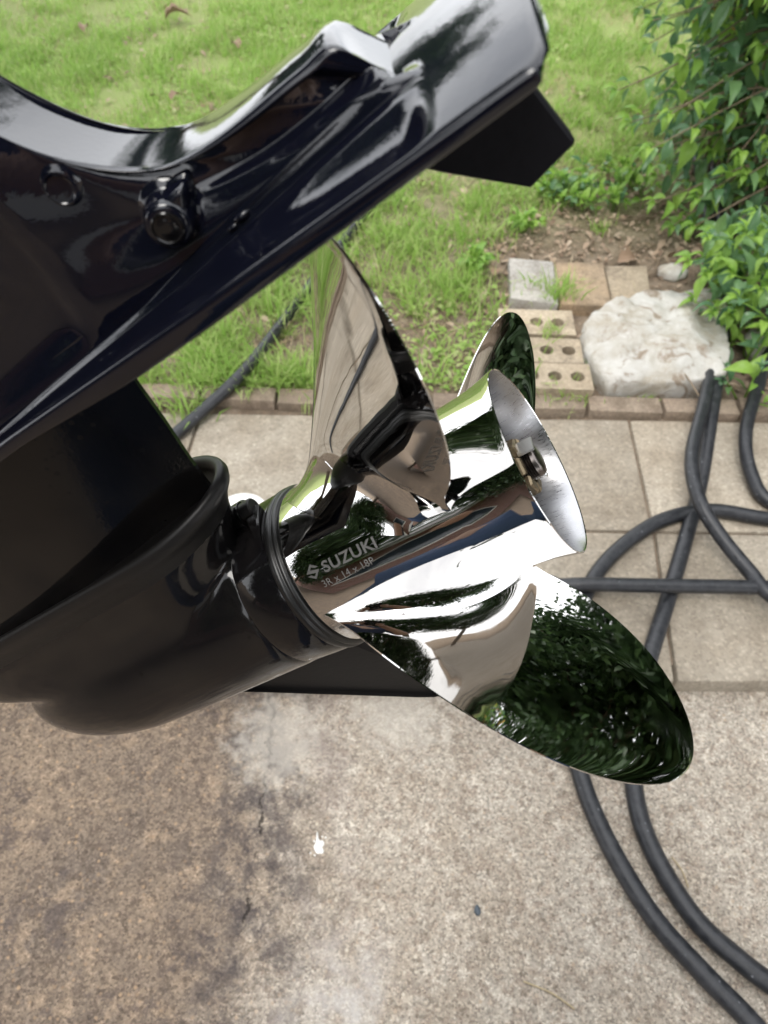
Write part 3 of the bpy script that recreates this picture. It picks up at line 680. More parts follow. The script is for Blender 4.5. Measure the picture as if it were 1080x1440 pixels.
# loose bricks and slabs beyond the border
def cored_brick(label, loc, rz, L_=.20, W_=.105, holes=3, z=.03, mat=None, tilt=(0, 0)):
    bm = bmesh.new(); n = 14
    xs3 = [(-.062, 0, .062)[i] for i in range(holes)]; R_ = .0195
    # top face built as strips around circular cores, then walls
    grid = []
    top = .03; H = .055
    cells = [(-L_/2, -.031), (-.031, .031), (.031, L_/2)]
    for (xa, xb2), hx in zip(cells, xs3):
        circ_ = [(hx+R_*math.cos(2*PI*q/16), R_*math.sin(2*PI*q/16)) for q in range(16)]
        sq = []
        for q in range(16):
            ca, sa = math.cos(2*PI*q/16), math.sin(2*PI*q/16)
            tx = ((xb2-hx) if ca > 0 else (hx-xa))/max(abs(ca), 1e-6); ty = (W_/2)/max(abs(sa), 1e-6); t = min(tx, ty)
            sq.append((hx+ca*t, sa*t))
        cs = [(xa, -W_/2), (xb2, -W_/2), (xb2, W_/2), (xa, W_/2)]
        cv = [bm.verts.new((x, y, top)) for x, y in circ_]; sv_ = [bm.verts.new((x, y, top)) for x, y in sq]; bv = [bm.verts.new((x*.99+hx*.01, y*.97, top-.045)) for x, y in circ_]
        crn = [bm.verts.new((x, y, top)) for x, y in cs]
        for q in range(16):
            q2 = (q+1) % 16
            bm.faces.new((cv[q], sv_[q], sv_[q2], cv[q2])); bm.faces.new((bv[q], cv[q], cv[q2], bv[q2]))
            a, b_ = Vector(sq[q]), Vector(sq[q2])
            if abs(a.x-b_.x) > 1e-5 and abs(a.y-b_.y) > 1e-5:
                bx = a.x if abs(abs(a.y)-W_/2) > 1e-5 else b_.x; by = a.y if abs(abs(a.y)-W_/2) < 1e-5 else b_.y
                c_ = min(range(4), key=lambda z_: (cs[z_][0]-bx)**2+(cs[z_][1]-by)**2); bm.faces.new((sv_[q], crn[c_], sv_[q2]))
        bm.faces.new(bv[::-1]).material_index = 1
    o4 = [(-L_/2, -W_/2), (L_/2, -W_/2), (L_/2, W_/2), (-L_/2, W_/2)]
    tv = [bm.verts.new((x, y, top)) for x, y in o4]; lv = [bm.verts.new((x, y, top-H)) for x, y in o4]
    for i in range(4): bm.faces.new((tv[i], lv[i], lv[(i+1) % 4], tv[(i+1) % 4]))
    bm.faces.new(lv[::-1]); bmesh.ops.remove_doubles(bm, verts=bm.verts, dist=1e-5)
    o = bm_obj('cored_brick', bm, mat or M_TAN, None, False, (loc[0], loc[1], z-.03), (tilt[0], tilt[1], rz)); o.data.materials.append(M_SOIL)
    return tag(o, label, 'brick', 'cored bricks behind the border')
cored_brick('tan cored brick nearest the brown border, two holes showing', (.468, 1.493), -.05, z=.045)
cored_brick('tan cored brick in the middle between the nearest and the farthest one', (.462, 1.607), -.06, z=.042, tilt=(.02, 0))
cored_brick('tan cored brick farthest back with a weed tuft growing through it', (.450, 1.735), -.05, L_=.22, W_=.115, z=.042)
def slab(label, q, mat, z=.042):
    cx = sum(a for a, b in q)/4; cy = sum(b for a, b in q)/4
    o = quad_block('flat_brick', [(a-cx, b-cy) for a, b in q], -.05, z, mat, None, .008, .003); o.location = (cx, cy, 0)
    return tag(o, label, 'brick', 'flat bricks in the far row')
slab('grey flat brick at the left end of the far row', [(.386, 1.852), (.530, 1.822), (.548, 2.052), (.404, 2.070)], M_GREY)
slab('ochre flat brick in the middle of the far row', [(.534, 1.818), (.690, 1.812), (.706, 2.040), (.553, 2.050)], M_OCHRE)
slab('greyish tan flat brick at the right end of the far row', [(.696, 1.822), (.815, 1.826), (.850, 2.040), (.711, 2.040)], M_TAN, .035)
# big white rock
outl = [(.578, 1.520), (.566, 1.600), (.570, 1.665), (.612, 1.742), (.690, 1.785), (.765, 1.832), (.88, 1.848), (1.000, 1.858), (.998, 1.74), (.965, 1.60), (.925, 1.470), (.85, 1.452), (.765, 1.447), (.68, 1.450), (.606, 1.448)]
cx, cy = .79, 1.64
per = []
for (xa, ya), (xb2, yb2) in zip(outl, outl[1:]+outl[:1]):
    for q in range(7):
        f = q/7; per.append(Vector((xa+(xb2-xa)*f-cx, ya+(yb2-ya)*f-cy, 0)))
rings = []
for s_, h in ((1.0, -.05), (1.0, .0), (1.004, .025), (1.0, .056), (.998, .068), (.993, .075), (.980, .080), (.95, .082), (.89, .084), (.82, .085), (.75, .087), (.68, .089), (.60, .091), (.52, .093), (.44, .095), (.36, .097), (.28, .098), (.20, .099), (.12, .100), (.05, .100), (.01, .100)):
    rg = []
    for p in per:
        q = Vector((p.x*s_, p.y*s_, h)); nz_ = noise.fractal((q.x*14, q.y*14, q.z*14), .9, 2.0, 6)
        n2 = noise.noise((q.x*4.2+5, q.y*4.2, 2)); rd = abs(noise.noise((q.x*7+1, q.y*9+4, q.z*6)))
        q.z += (.015*nz_+.012*n2-.045*(.30-min(rd, .30)))*smoothstep(0, .07, h)+.03*q.y*smoothstep(.03, .07, h); k = 1+.020*nz_*min(1, s_*1.5); q.x *= k; q.y *= k; rg.append(tuple(q))
    rings.append(rg)
V, Fs = loft(rings, True, True)
tag(obj('limestone_rock', mesh('limestone_rock', V, Fs, M_ROCK), None, (cx, cy, 0)), 'big rough white limestone rock beside the loose bricks', 'rock')
# smaller stones under the shrub
def stone(name, label, loc, s, seed, mat, cat='stone'):
    bm = bmesh.new(); bmesh.ops.create_icosphere(bm, subdivisions=3, radius=1)
    for v in bm.verts:
        n1 = noise.fractal(v.co*1.3+Vector((seed, 0, 0)), 1, 2, 4); v.co *= 1+.22*n1; v.co = Vector((v.co.x*s[0], v.co.y*s[1], v.co.z*s[2]))
    return tag(bm_obj(name, bm, mat, None, True, loc), label, cat)
stone('stone', 'flat pale stone on the soil right of the hose under the shrub', (1.17, 1.62, .03), (.13, .10, .04), 3.3, M_ROCK)
stone('stone', 'pale stone deep under the shrub, farthest back', (1.38, 2.25, .06), (.16, .12, .10), 8.1, M_ROCK)
stone('stone', 'small pale stone on the litter behind the big white rock', (.93, 2.02, .02), (.05, .035, .025), 5.7, M_ROCK)

# ------------------------------------------------------------------ hoses
def hose(label, pts, rad=.0165, coupling=None):
    path = catmull(pts, 12); V, Fs = tube(path, rad, 16); o = obj('garden_hose', mesh('garden_hose', V, Fs, M_HOSE))
    return tag(o, label, 'hose', 'black rubber hoses')
def gl(lst, z=.018): return [tuple(gp(a, b, zz)) for a, b, zz in [(q if len(q) == 3 else (q[0], q[1], z)) for q in lst]]
R0 = .017
hose('black hose dropping past the white rock and crossing over the coil to the right edge',
     [(1.22, 2.9, .05), (1.13, 2.35, .03)]+gl([(1018, 420, .03), (1006, 490, .045), (990, 568, .075), (973, 640, .10), (982, 700, .095), (1012, 752, .07), (1055, 805, .055), (1085, 838, .055)])+[(.93, .70, .04), (1.08, .58, .018), (1.35, .50, .018), (1.9, .55, .018)])
hose('black hose running down under the coil and leaving lower right, inner of the pair',
     [(1.25, 2.7, .03), (1.08, 1.95, .03), (.955, 1.60, .045)]+gl([(1000, 588, .055), (985, 680, .018), (965, 755, .018), (937, 850, .018), (912, 930, .018), (897, 1000, .0), (890, 1080, -.033), (900, 1150, -.033), (930, 1220, -.033), (980, 1295, -.033), (1040, 1350, -.033), (1090, 1388, -.033)])+[(.75, .02, -.033), (1.1, -.12, -.033)], .0172)
hose('black hose arching wide across the pavers and leaving lower right, outer of the pair',
     [(1.5, .93, .018), (1.1, 1.01, .018)]+gl([(1085, 730, .018), (1000, 718, .018), (930, 732, .018), (870, 772, .018), (830, 822, .018), (803, 900, .018), (796, 985, .004), (815, 1085, -.033), (850, 1175, -.033), (915, 1285, -.033), (990, 1370, -.033), (1060, 1442, -.033)])+[(.66, -.06, -.033), (.95, -.28, -.033)], .0172)
hose('black hose lying straight across the coil in front of the pavers',
     [(2.0, .72, .018), (1.4, .80, .03), (1.0, .82, .048)]+gl([(1085, 826, .050), (1020, 825, .052), (950, 824, .054), (890, 823, .053), (850, 822, .052), (815, 822, .050), (785, 823, .040)])+[(.36, .84, .022), (.30, .80, .018), (.22, .78, .018)], .0158)
hose('black hose loop at the right edge hanging beside the shrub',
     [(1.62, 1.9, .35), (1.36, 1.80, .16)]+gl([(1090, 488, .06), (1066, 545, .05), (1049, 608, .05), (1056, 665, .03), (1088, 708, .018)])+[(1.1, 1.02, .018), (1.5, 1.0, .018)])
hose('black hose crossing the grass and brown border left of the propeller',
     [(.25, 3.0, .03), (.02, 2.58, .03)]+gl([(490, 330, .03), (440, 397, .028), (400, 450, .03), (345, 520, .055), (290, 573, .03), (245, 612, .018)])+[(-.62, 1.18, .018), (-.75, 1.05, .018), (-1.0, .9, .018), (-1.6, .85, .018)], .0165)

# ------------------------------------------------------------------ grass (from python, one mesh)
def grass_mesh(name, pos, hgt, wid, lean, mat, seg=2, flat=False):
    n = len(pos); ang = np.random.uniform(0, 2*PI, n); face = np.random.uniform(0, 2*PI, n)
    d = np.stack([np.cos(ang), np.sin(ang)], 1); s_ = np.stack([np.cos(face), np.sin(face)], 1)
    P_ = np.zeros((n, 5, 3)); t2 = .55
    def pt(t): 
        l = lean*hgt*(t**1.7); return np.stack([pos[:, 0]+d[:, 0]*l, pos[:, 1]+d[:, 1]*l, pos[:, 2]+hgt*t*np.sqrt(np.clip(1-(lean*.75*t)**2, .06, 1))], 1)
    off = lambda k: np.concatenate([s_*(wid*k)[:, None], np.zeros((n, 1))], 1)
    P_[:, 0] = pt(0)-off(.4); P_[:, 1] = pt(0)+off(.4); P_[:, 2] = pt(t2)-off(.5); P_[:, 3] = pt(t2)+off(.5); P_[:, 4] = pt(1.0)
    V = P_.reshape(-1, 3); base_ = np.arange(n)*5
    loops = np.stack([base_, base_+1, base_+3, base_+2, base_+2, base_+3, base_+4], 1).ravel()
    starts = (np.arange(n)[:, None]*7+np.array([0, 4])).ravel(); tot = np.tile([4, 3], n)
    me = bpy.data.meshes.new(name); me.vertices.add(len(V)); me.vertices.foreach_set('co', V.ravel()); me.loops.add(len(loops)); me.loops.foreach_set('vertex_index', loops)
    me.polygons.add(len(tot)); me.polygons.foreach_set('loop_start', starts); me.polygons.foreach_set('loop_total', tot); me.update(); me.validate()
    at = me.attributes.new('tint', 'FLOAT', 'POINT'); at.data.foreach_set('value', np.repeat(np.random.uniform(0, .999, n), 5))
    me.materials.append(mat); return obj(name, me)
def vnoise(x, y, s, off=0): return np.array([noise.noise((a*s+off, b*s-off, off*.7)) for a, b in zip(x, y)])
def in_lawn(x, y):
    """0..1 turf density: bare bed around loose bricks, rock and shrub"""
    edge = .46+.16*np.clip((y-2.2)/.8, -1, 3)
    bed = np.clip((x-(.22+.10*np.sin(y*5)+np.clip(y-1.9, 0, 9)*.62))/.16, 0, 1)*np.clip((3.35-y)/.5, 0, 1)
    bed = np.maximum(bed, np.clip((x-1.15)/.2, 0, 1)*np.clip((4.6-y)/.6, 0, 1)*.7)
    return 1-bed
def sample(n, y0=1.47, y1=6.5):
    y = y0+(y1-y0)*np.random.uniform(0, 1, n)**1.15; x = np.random.uniform(-1, 1, n)*(.52*y+.75); return x, y
N_ = 330000
x, y = sample(N_); nl = vnoise(x, y, 1.6, 2.0); nm = vnoise(x, y, 5.5, 7.0); ns = vnoise(x, y, 16, 4.0)
near = np.clip((2.1-y)/.6, 0, 1)
dens = in_lawn(x, y)*np.clip(.56+.85*nl+.85*nm+.7*ns-.32*near, 0, 1); keep = np.random.uniform(0, 1, N_) < dens
x, y, nm, ns = x[keep], y[keep], nm[keep], ns[keep]; n = len(x)
z = np.array([soil_h(a, b) for a, b in zip(x, y)])
hg = np.random.gamma(6, 1/6, n)*(.046+.024*np.clip(nm+ns, -.8, 1))*(1+.35*np.clip((2.6-y)/.8, 0, 1)); 
g = grass_mesh('grass', np.stack([x, y, z-.003], 1), np.clip(hg, .012, .11), np.random.uniform(.0026, .0060, n), np.random.uniform(.15, 1.15, n), M_GRASS)
tag(g, 'bright green lawn grass, patchy near the walkway', 'grass', kind='stuff')
x, y = sample(45000); nl = vnoise(x, y, 4, 11); keep = np.random.uniform(0, 1, 45000) < np.clip(.5+nl, .1, 1)*np.clip(in_lawn(x, y)+.25, 0, 1); x, y = x[keep], y[keep]; n = len(x)
z = np.array([soil_h(a, b) for a, b in zip(x, y)])
tag(grass_mesh('dry_grass', np.stack([x, y, z+.004], 1), np.random.uniform(.02, .06, n), np.random.uniform(.0018, .0035, n), np.random.uniform(1.0, 1.33, n), M_STRAW), 'dry straw-coloured blades mixed into the lawn', 'dry grass', kind='stuff')
# clover-like broad leaves low in the turf + leaf litter: small quads in one mesh each
def scatter_leaves(name, x, y, z, size, mat, tilt=.6, aspect=.55, curl=.25):
    n = len(x); V = np.zeros((n, 6, 3)); a = np.random.uniform(0, 2*PI, n); ti = np.random.normal(0, tilt, n); tj = np.random.normal(0, tilt, n)
    shp = np.array([(-1, 0, 0), (-.2, .5, curl), (-.2, -.5, curl), (.45, .42, curl), (.45, -.42, curl), (1, 0, -.1)])*np.array([1, aspect*2, 1])
    for k in range(6):
        px_, py_, pz_ = shp[k]; X = px_*size; Y = py_*size; Z = pz_*size
        Z2 = Z+X*np.sin(ti)+Y*np.sin(tj); X2 = X*np.cos(ti); Y2 = Y*np.cos(tj)
        V[:, k, 0] = x+X2*np.cos(a)-Y2*np.sin(a); V[:, k, 1] = y+X2*np.sin(a)+Y2*np.cos(a); V[:, k, 2] = z+Z2
    V = V.reshape(-1, 3); b = np.arange(n)*6
    quads = np.stack([b, b+2, b+1, b, b+2, b+4, b+3, b+1, b+4, b+5, b+3, b+4], 1)
    loops = np.stack([b, b+2, b+1, b+1, b+2, b+4, b+3, b+3, b+4, b+5], 1).ravel(); starts = (np.arange(n)[:, None]*10+np.array([0, 3, 7])).ravel(); tot = np.tile([3, 4, 3], n)
    me = bpy.data.meshes.new(name); me.vertices.add(len(V)); me.vertices.foreach_set('co', V.ravel()); me.loops.add(len(loops)); me.loops.foreach_set('vertex_index', loops)
    me.polygons.add(len(tot)); me.polygons.foreach_set('loop_start', starts); me.polygons.foreach_set('loop_total', tot); me.update(); me.validate()
    at = me.attributes.new('tint', 'FLOAT', 'POINT'); at.data.foreach_set('value', np.repeat(np.random.uniform(0, .999, n), 6)); me.materials.append(mat); return obj(name, me)
x, y = sample(60000, 1.47, 6); nl = vnoise(x, y, 3.2, 21); keep = np.random.uniform(0, 1, 60000) < np.clip(nl*1.6+.25, 0, 1)*in_lawn(x, y); x, y = x[keep], y[keep]; n = len(x)
z = np.array([soil_h(a, b) for a, b in zip(x, y)])+np.random.uniform(.008, .035, n)
tag(scatter_leaves('turf_weeds', x, y, z, np.random.uniform(.006, .013, n), M_GRASS, .5), 'small broad-leaved weeds low in the turf', 'ground cover', kind='stuff')
n = 19000; x = np.random.uniform(.10, 2.3, n); y = np.random.uniform(1.46, 3.6, n); k = np.random.uniform(0, 1, n) < np.clip(1.15-in_lawn(x, y), .03, 1)*np.where((x > .36) & (x < 1.02) & (y < 2.07) & (y > 1.43), .25, 1); x, y = x[k], y[k]; n = len(x)
z = np.array([soil_h(a, b) for a, b in zip(x, y)])+np.random.uniform(.004, .016, n)
tag(scatter_leaves('leaf_litter', x, y, z, np.random.gamma(2.0, .5, n)*.0070, M_LITTER, .4, .40, .3), 'brown dead leaf litter on the soil bed', 'leaf litter', kind='stuff')
n = 700; x = np.random.uniform(-1.3, .5, n); y = np.random.uniform(1.47, 5, n); z = np.array([soil_h(a, b) for a, b in zip(x, y)])+.012
tag(scatter_leaves('lawn_litter', x, y, z, np.random.gamma(5, .2, n)*.016, M_LITTER, .4, .4, .3), 'scattered brown leaf scraps in the lawn', 'leaf litter', kind='stuff')
# twig litter
bm = bmesh.new()
for q in range(140):
    x = random.uniform(.3, 2.0); y = random.uniform(1.95, 3.2); a = random.uniform(0, PI); l = random.uniform(.03, .13); zz = soil_h(x, y)+.012
    V, Fs = tube([(x-l*math.cos(a), y-l*math.sin(a), zz), (x, y+.006, zz+.006), (x+l*math.cos(a), y+l*math.sin(a), zz)], random.uniform(.0012, .003), 4)
    vs = [bm.verts.new(v) for v in V]
    for f in Fs: bm.faces.new([vs[i] for i in f])
tag(bm_obj('twig_litter', bm, M_TWIG), 'thin brown twigs strewn on the soil bed', 'twigs', kind='stuff')

# individual dead leaves on the lawn
def leaf_me(name, L_, W_, curl, mat, lobes=0, fold=.2, n=9):
    V = []; Fs = []
    for i in range(n+1):
        t = i/n; w_ = W_*(math.sin(PI*min(t*1.04, 1)**.78)**.9 if 0 < t < 1 else 0)
        if lobes: w_ *= .72+.42*abs(math.sin(lobes*PI*t))
        x = L_*(t-.0); zc = curl*L_*math.sin(PI*t)*.5-curl*.7*L_*t*t
        V += [(x, -w_/2, zc+fold*w_), (x, -w_/4, zc+fold*w_*.42), (x, 0, zc), (x, w_/4, zc+fold*w_*.42), (x, w_/2, zc+fold*w_)]
    for i in range(n):
        for j in range(4): a = i*5+j; Fs.append((a, a+1, a+6, a+5))
    return mesh(name, V, Fs, mat)
dl = leaf_me('dead_leaf', .135, .085, .35, M_LITTER, 3, .35)
spots = [((247, 34), 1.0, .3, 'largest curled brown dead leaf high on the lawn, left of centre'), ((128, 50), .6, 1.6, 'reddish dead leaf scrap on the lawn, farthest left of the high ones'), ((345, 72), .55, 2.2, 'small pale dead leaf on the lawn right of the large curled one'), ((250, 148), .5, .9, 'small brown dead leaf in the grass above the black leg curve'), ((880, 375), .62, .4, 'tan dead leaf on the soil right of the far flat bricks'), ((705, 395), .5, 1.2, 'tan dead leaf left of the grey flat brick'), ((840, 1085), .0, 0, '')]
for (q, s_, a, lab) in spots:
    if not lab: continue
    p = gp(*q, .02); o = obj('dead_leaf', dl, None, (p.x-.05*s_, p.y, soil_h(p.x, p.y)+.03), (random.uniform(-.2, .3), random.uniform(-.3, .1), a)); o.scale = (s_,)*3
    tag(o, lab, 'dead leaf', 'dead leaves on the ground')

# ------------------------------------------------------------------ plants
def stalk(bm, pts, r0, r1, n=6):
    path = catmull(pts, 5); V, Fs = tube(path, [r0+(r1-r0)*i/(len(path)-1) for i in range(len(path))], n)
    vs = [bm.verts.new(v) for v in V]
    for f in Fs: bm.faces.new([vs[i] for i in f])
    return path
LV = [leaf_me('leaf', 1.0, .44, .25, M_LEAF, 0, .16, 6), leaf_me('leaf', 1.0, .52, .42, M_LEAF, 0, .22, 6), leaf_me('leaf', 1.0, .36, .15, M_LEAF, 0, .25, 6)]
LY = [leaf_me('leaf', 1.0, .42, .3, M_LEAFY, 0, .2, 6), leaf_me('leaf', 1.0, .50, .4, M_LEAFY, 0, .2, 6)]
LR = [leaf_me('leaf', 1.0, .62, .2, M_LEAF, 0, .14, 5), leaf_me('leaf', 1.0, .66, .1, M_LEAFO, 0, .14, 5), leaf_me('leaf', 1.0, .60, .2, M_LEAFY, 0, .14, 5)]
camloc = Vector((0, 0, CAM_H))
def leaf_mat(pos, direction, roll, size):
    d = direction.normalized(); up = Vector((0, 0, 1)); s_ = up.cross(d)
    if s_.length < .05: s_ = Vector((1, 0, 0))
    s_.normalize(); u_ = d.cross(s_); Mx = Matrix((d, s_, u_)).transposed().to_4x4()
    return Matrix.Translation(pos) @ Mx @ Matrix.Rotation(roll, 4, 'X') @ Matrix.Scale(size, 4)
def finish_plant(root, leaves, cap, stuff_mats):
    """nearest leaves that the picture shows become parts of their own, the rest one stuff part"""
    def px_of(M_):
        v = M_.translation-camloc; zc = v.y*CS-v.z*SN
        if zc < .1: return -1
        X = 540+FPX*v.x/zc; Y = 720-FPX*(v.y*SN+v.z*CS)/zc
        return M_.to_scale().x/zc if (-20 < X < 1100 and -20 < Y < 1460) else -1
    sc_ = sorted(range(len(leaves)), key=lambda i: -px_of(leaves[i][0]))
    vis = [i for i in sc_ if px_of(leaves[i][0]) > 0][:cap]; rest = set(range(len(leaves)))-set(vis)
    for i in vis:
        M_, me = leaves[i]; o = bpy.data.objects.new('leaf', me); COL.objects.link(o); o.parent = root; o.matrix_local = root_inv(root) @ M_
    if rest:
        by = {}
        for i in rest: by.setdefault(leaves[i][1].materials[0].name, []).append(i)
        V = []; Fs = []; mi = []; tint = []; mats = list(by)
        for a, nm_ in enumerate(mats):
            for i in by[nm_]:
                M_, me = leaves[i]; o0 = len(V); M2 = root_inv(root) @ M_; tv = random.random()
                V += [tuple(M2 @ v.co) for v in me.vertices]; tint += [tv]*len(me.vertices)
                for f in me.polygons: Fs.append(tuple(o0+q for q in f.vertices)); mi.append(a)
        me = mesh('foliage', V, Fs); 
        for nm_ in mats: me.materials.append(bpy.data.materials[nm_])
        me.polygons.foreach_set('material_index', mi); at = me.attributes.new('tint', 'FLOAT', 'POINT'); at.data.foreach_set('value', tint)
        o = obj('foliage', me, root); o['kind'] = 'stuff'
def root_inv(root): return Matrix.Translation(-root.location)

def branchy(root_loc, tips, leafset, size, step, name, label, cat, cap, jitter=.5, droop=.25, pairs=True, side=0, wood=M_TWIG, r0=.006):
    root = empty(name, root_loc); tag(root, label, cat); bm = bmesh.new(); leaves = []; rl = Vector(root_loc)
    for (b0, mid_, tip) in tips:
        path = stalk(bm, [Vector(b0)-rl, Vector(mid_)-rl, Vector(tip)-rl], r0, .0014)
        path = [p+rl for p in path]; acc = 0; L_ = 0
        tot = sum((path[i+1]-path[i]).length for i in range(len(path)-1)); run = 0; k = 0
        for i in range(len(path)-1):
            sg = path[i+1]-path[i]; l = sg.length
            while acc < l:
                p = path[i]+sg*(acc/l); fr = (run+acc)/tot
                if fr > .16:
                    t = sg.normalized(); a0 = k*PI/2+random.uniform(-.5, .5); sidev = t.cross(Vector((.13, .2, 1))).normalized(); up_ = t.cross(sidev)
                    for h in ((0, PI) if pairs else (0,)):
                        dv = math.cos(a0+h)*sidev+math.sin(a0+h)*up_
                        dd = (dv+t*random.uniform(.2, .9)+Vector((0, 0, -droop+random.uniform(-.35, .35)))).normalized()
                        s_ = size*random.uniform(.6, 1.25)*(.75 if fr > .93 else 1)
                        r_ = random.random(); ms = leafset
                        me = random.choice(ms[0]) if r_ > ms[2] else random.choice(ms[1])
                        leaves.append((leaf_mat(p+dd*.008, dd, random.uniform(-.6, .6), s_), me))
                    k += 1
                acc += step*random.uniform(.7, 1.3)
            acc -= l; run += l
        for q in range(4):
            t = (path[-1]-path[-3]).normalized(); a = q*PI/2+.3; sv_ = t.cross(Vector((0, 0, 1)));  sv_ = sv_.normalized() if sv_.length > .01 else Vector((1, 0, 0)); uv_ = t.cross(sv_)
            dd = (t*.9+.7*(math.cos(a)*sv_+math.sin(a)*uv_)).normalized(); leaves.append((leaf_mat(path[-1], dd, 0, size*random.uniform(.4, .7)), random.choice(leafset[1])))
    st_ = bm_obj('stem', bm, wood, root)
    finish_plant(root, leaves, cap, None); return root

rnd = random.uniform
def ray_pt(px_, py_, Y):
    """point at forward distance Y under photo pixel px_, py_"""
    d = Vector(((px_-540)/FPX, (720-py_)/FPX*SN + CS, (720-py_)/FPX*CS - SN)); t = Y/d.y
    return Vector((t*d.x, Y, CAM_H+t*d.z))
# large shrub, upper right: arching stems with pointed leaves that reach left over the lawn
tips = []
def left_edge(py_): return interp(py_, [-200, 0, 60, 180, 240, 330, 420, 480], [870, 890, 862, 850, 885, 940, 1000, 1050])
while len(tips) < 165:
    py_ = rnd(-230, 400) if rnd(0, 1) < .78 else rnd(110, 400); px_ = left_edge(py_)+rnd(0, 1)**1.1*420; Y = rnd(2.05, 3.0); q = ray_pt(px_, py_, Y)
    if q.z < .08: continue
    b0 = (1.40+rnd(-.25, .35), 2.60+rnd(-.40, .5), .0)
    tips.append((b0, (b0[0]*.6+q.x*.4+.04, b0[1]*.5+q.y*.5, max(q.z*.9, 0)+.12), tuple(q)))
branchy((1.45, 2.55, 0), tips, (LV, LY, .26), .080, .056, 'shrub', 'tall arching shrub with pointed mid-green leaves at the upper right', 'shrub', 300, r0=.006)
# fine twiggy shrub with small round leaves in the top right corner
tips = []
while len(tips) < 70:
    px_ = rnd(925, 1250); py_ = rnd(-260, 150); Y = rnd(2.0, 2.9); q = ray_pt(px_, py_, Y)
    if q.z < .3 or px_ < 925+max(0, py_)*.8: continue
    b0 = (1.75+rnd(-.15, .2), 2.75+rnd(-.2, .3), .1)
    tips.append((b0, (b0[0]*.6+q.x*.4, b0[1]*.5+q.y*.5, q.z+.05), tuple(q)))
branchy((1.75, 2.75, 0), tips, (LR, [LR[2]]*6+[LR[1]], .22), .044, .024, 'small_leaved_shrub', 'twiggy shrub with small rounded leaves in the top right corner', 'shrub', 300, droop=.05, r0=.005)
# low leafy plants in front of the shrub at the right edge
tips = []
while len(tips) < 34:
    py_ = rnd(300, 640); px_ = interp(py_, [300, 400, 480, 560, 640], [950, 965, 990, 1045, 1075])+rnd(0, 1)*170; Y = rnd(1.55, 2.15); q = ray_pt(px_, py_, Y)
    if q.z < .05 or q.z > .6: continue
    b0 = (max(q.x+rnd(-.05, .18), 1.02), Y+rnd(-.05, .15), 0)
    tips.append((b0, (b0[0]+rnd(-.02, .02), b0[1], q.z*.7), tuple(q)))
branchy((1.22, 1.85, 0), tips, (LV, LY, .35), .066, .045, 'leafy_plant', 'clump of upright leafy stems beside the hose right of the white rock', 'plant', 300, droop=.1, r0=.0035, wood=M_LEAFY)
tips = [((.985, 1.44, .0), (.975, 1.43, .06), (.965, 1.415, .14)), ((.99, 1.44, 0), (1.0, 1.40, .03), (1.02, 1.36, .05)), ((.97, 1.45, 0), (.93, 1.45, .05), (.905, 1.44, .07))]
branchy((.98, 1.44, 0), tips, (LY, LV, .4), .062, .045, 'sapling_weed', 'bright four-leaved weed growing between the hoses at the border', 'weed', 60, droop=.0, r0=.003, wood=M_LEAFY)
tips = []
for q in range(46):
    a = rnd(0, 2*PI); r_ = math.sqrt(rnd(0, 1))*.20; bx, by = .755+r_*math.cos(a)*1.05, 2.52+r_*math.sin(a)*.8
    tips.append(((bx, by, 0), (bx+rnd(-.01, .01), by, .035), (bx+rnd(-.04, .04), by+rnd(-.04, .03), rnd(.05, .10))))
branchy((.755, 2.52, 0), tips, (LR[:1]+LR[2:], LR[2:], .5), .042, .03, 'ground_weed', 'low clump of soft round-leaved weeds on the soil under the trim tab', 'weed', 250, droop=-.1, r0=.002, wood=M_LEAFY)
for (px_, py_, s_, lab) in ((662, 385, .07, 'small leafy weed left of the grey flat brick'), (960, 330, .06, 'thin weed on the litter below the shrub'), (735, 330, .07, 'pale leafy weed above the grey flat brick')):
    p = gp(px_, py_, 0); tips = [((p.x, p.y, 0), (p.x+rnd(-.02, .02), p.y, s_*.6), (p.x+rnd(-.05, .05), p.y+rnd(-.04, .02), s_)) for q in range(5)]
    branchy((p.x, p.y, 0), tips, (LY, LY, .5), .05, .03, 'weed', lab, 'weed', 60, droop=0, r0=.002, wood=M_LEAFY)
# grass tufts between the bricks and on the border
def tuft(px_, py_, z0, n, h, spread, lab):
    p = gp(px_, py_, z0); x = p.x+np.random.normal(0, spread, n); y = p.y+np.random.normal(0, spread*.8, n)
    g = grass_mesh('grass_tuft', np.stack([x-p.x, y-p.y, np.zeros(n)], 1), np.random.uniform(.4, 1, n)*h, np.random.uniform(.003, .006, n), np.random.uniform(.2, 1.0, n), M_GRASS); g.location = (p.x, p.y, z0-.005)
    tag(g, lab, 'grass tuft', 'grass tufts among the bricks')
tuft(785, 425, .02, 80, .12, .025, 'tall grass tuft growing between the grey and ochre flat bricks')
tuft(262, 575, .0, 110, .09, .040, 'grass tuft growing over the border bricks by the left hose')
tuft(840, 535, .0, 50, .07, .022, 'thin grass tuft at the front corner of the white rock')
tuft(755, 408, .02, 40, .08, .018, 'small grass tuft in front of the grey flat brick')
tuft(775, 470, .03, 46, .06, .022, 'dry grass tuft poking out of the farthest cored brick')
tuft(790, 556, .02, 70, .05, .035, 'short grass tuft between the nearest cored brick and the border')
tuft(845, 330, .0, 40, .08, .018, 'small grass tuft on the dark soil behind the ochre flat brick')
tuft(640, 420, .0, 260, .12, .09, 'dense tall grass tuft at the lawn edge left of the flat bricks')
tuft(560, 370, .0, 260, .12, .09, 'dense tall grass tuft on the lawn right of the upper propeller blade')
tuft(480, 560, .0, 90, .07, .05, 'low grass tuft behind the border left of the upper blade')

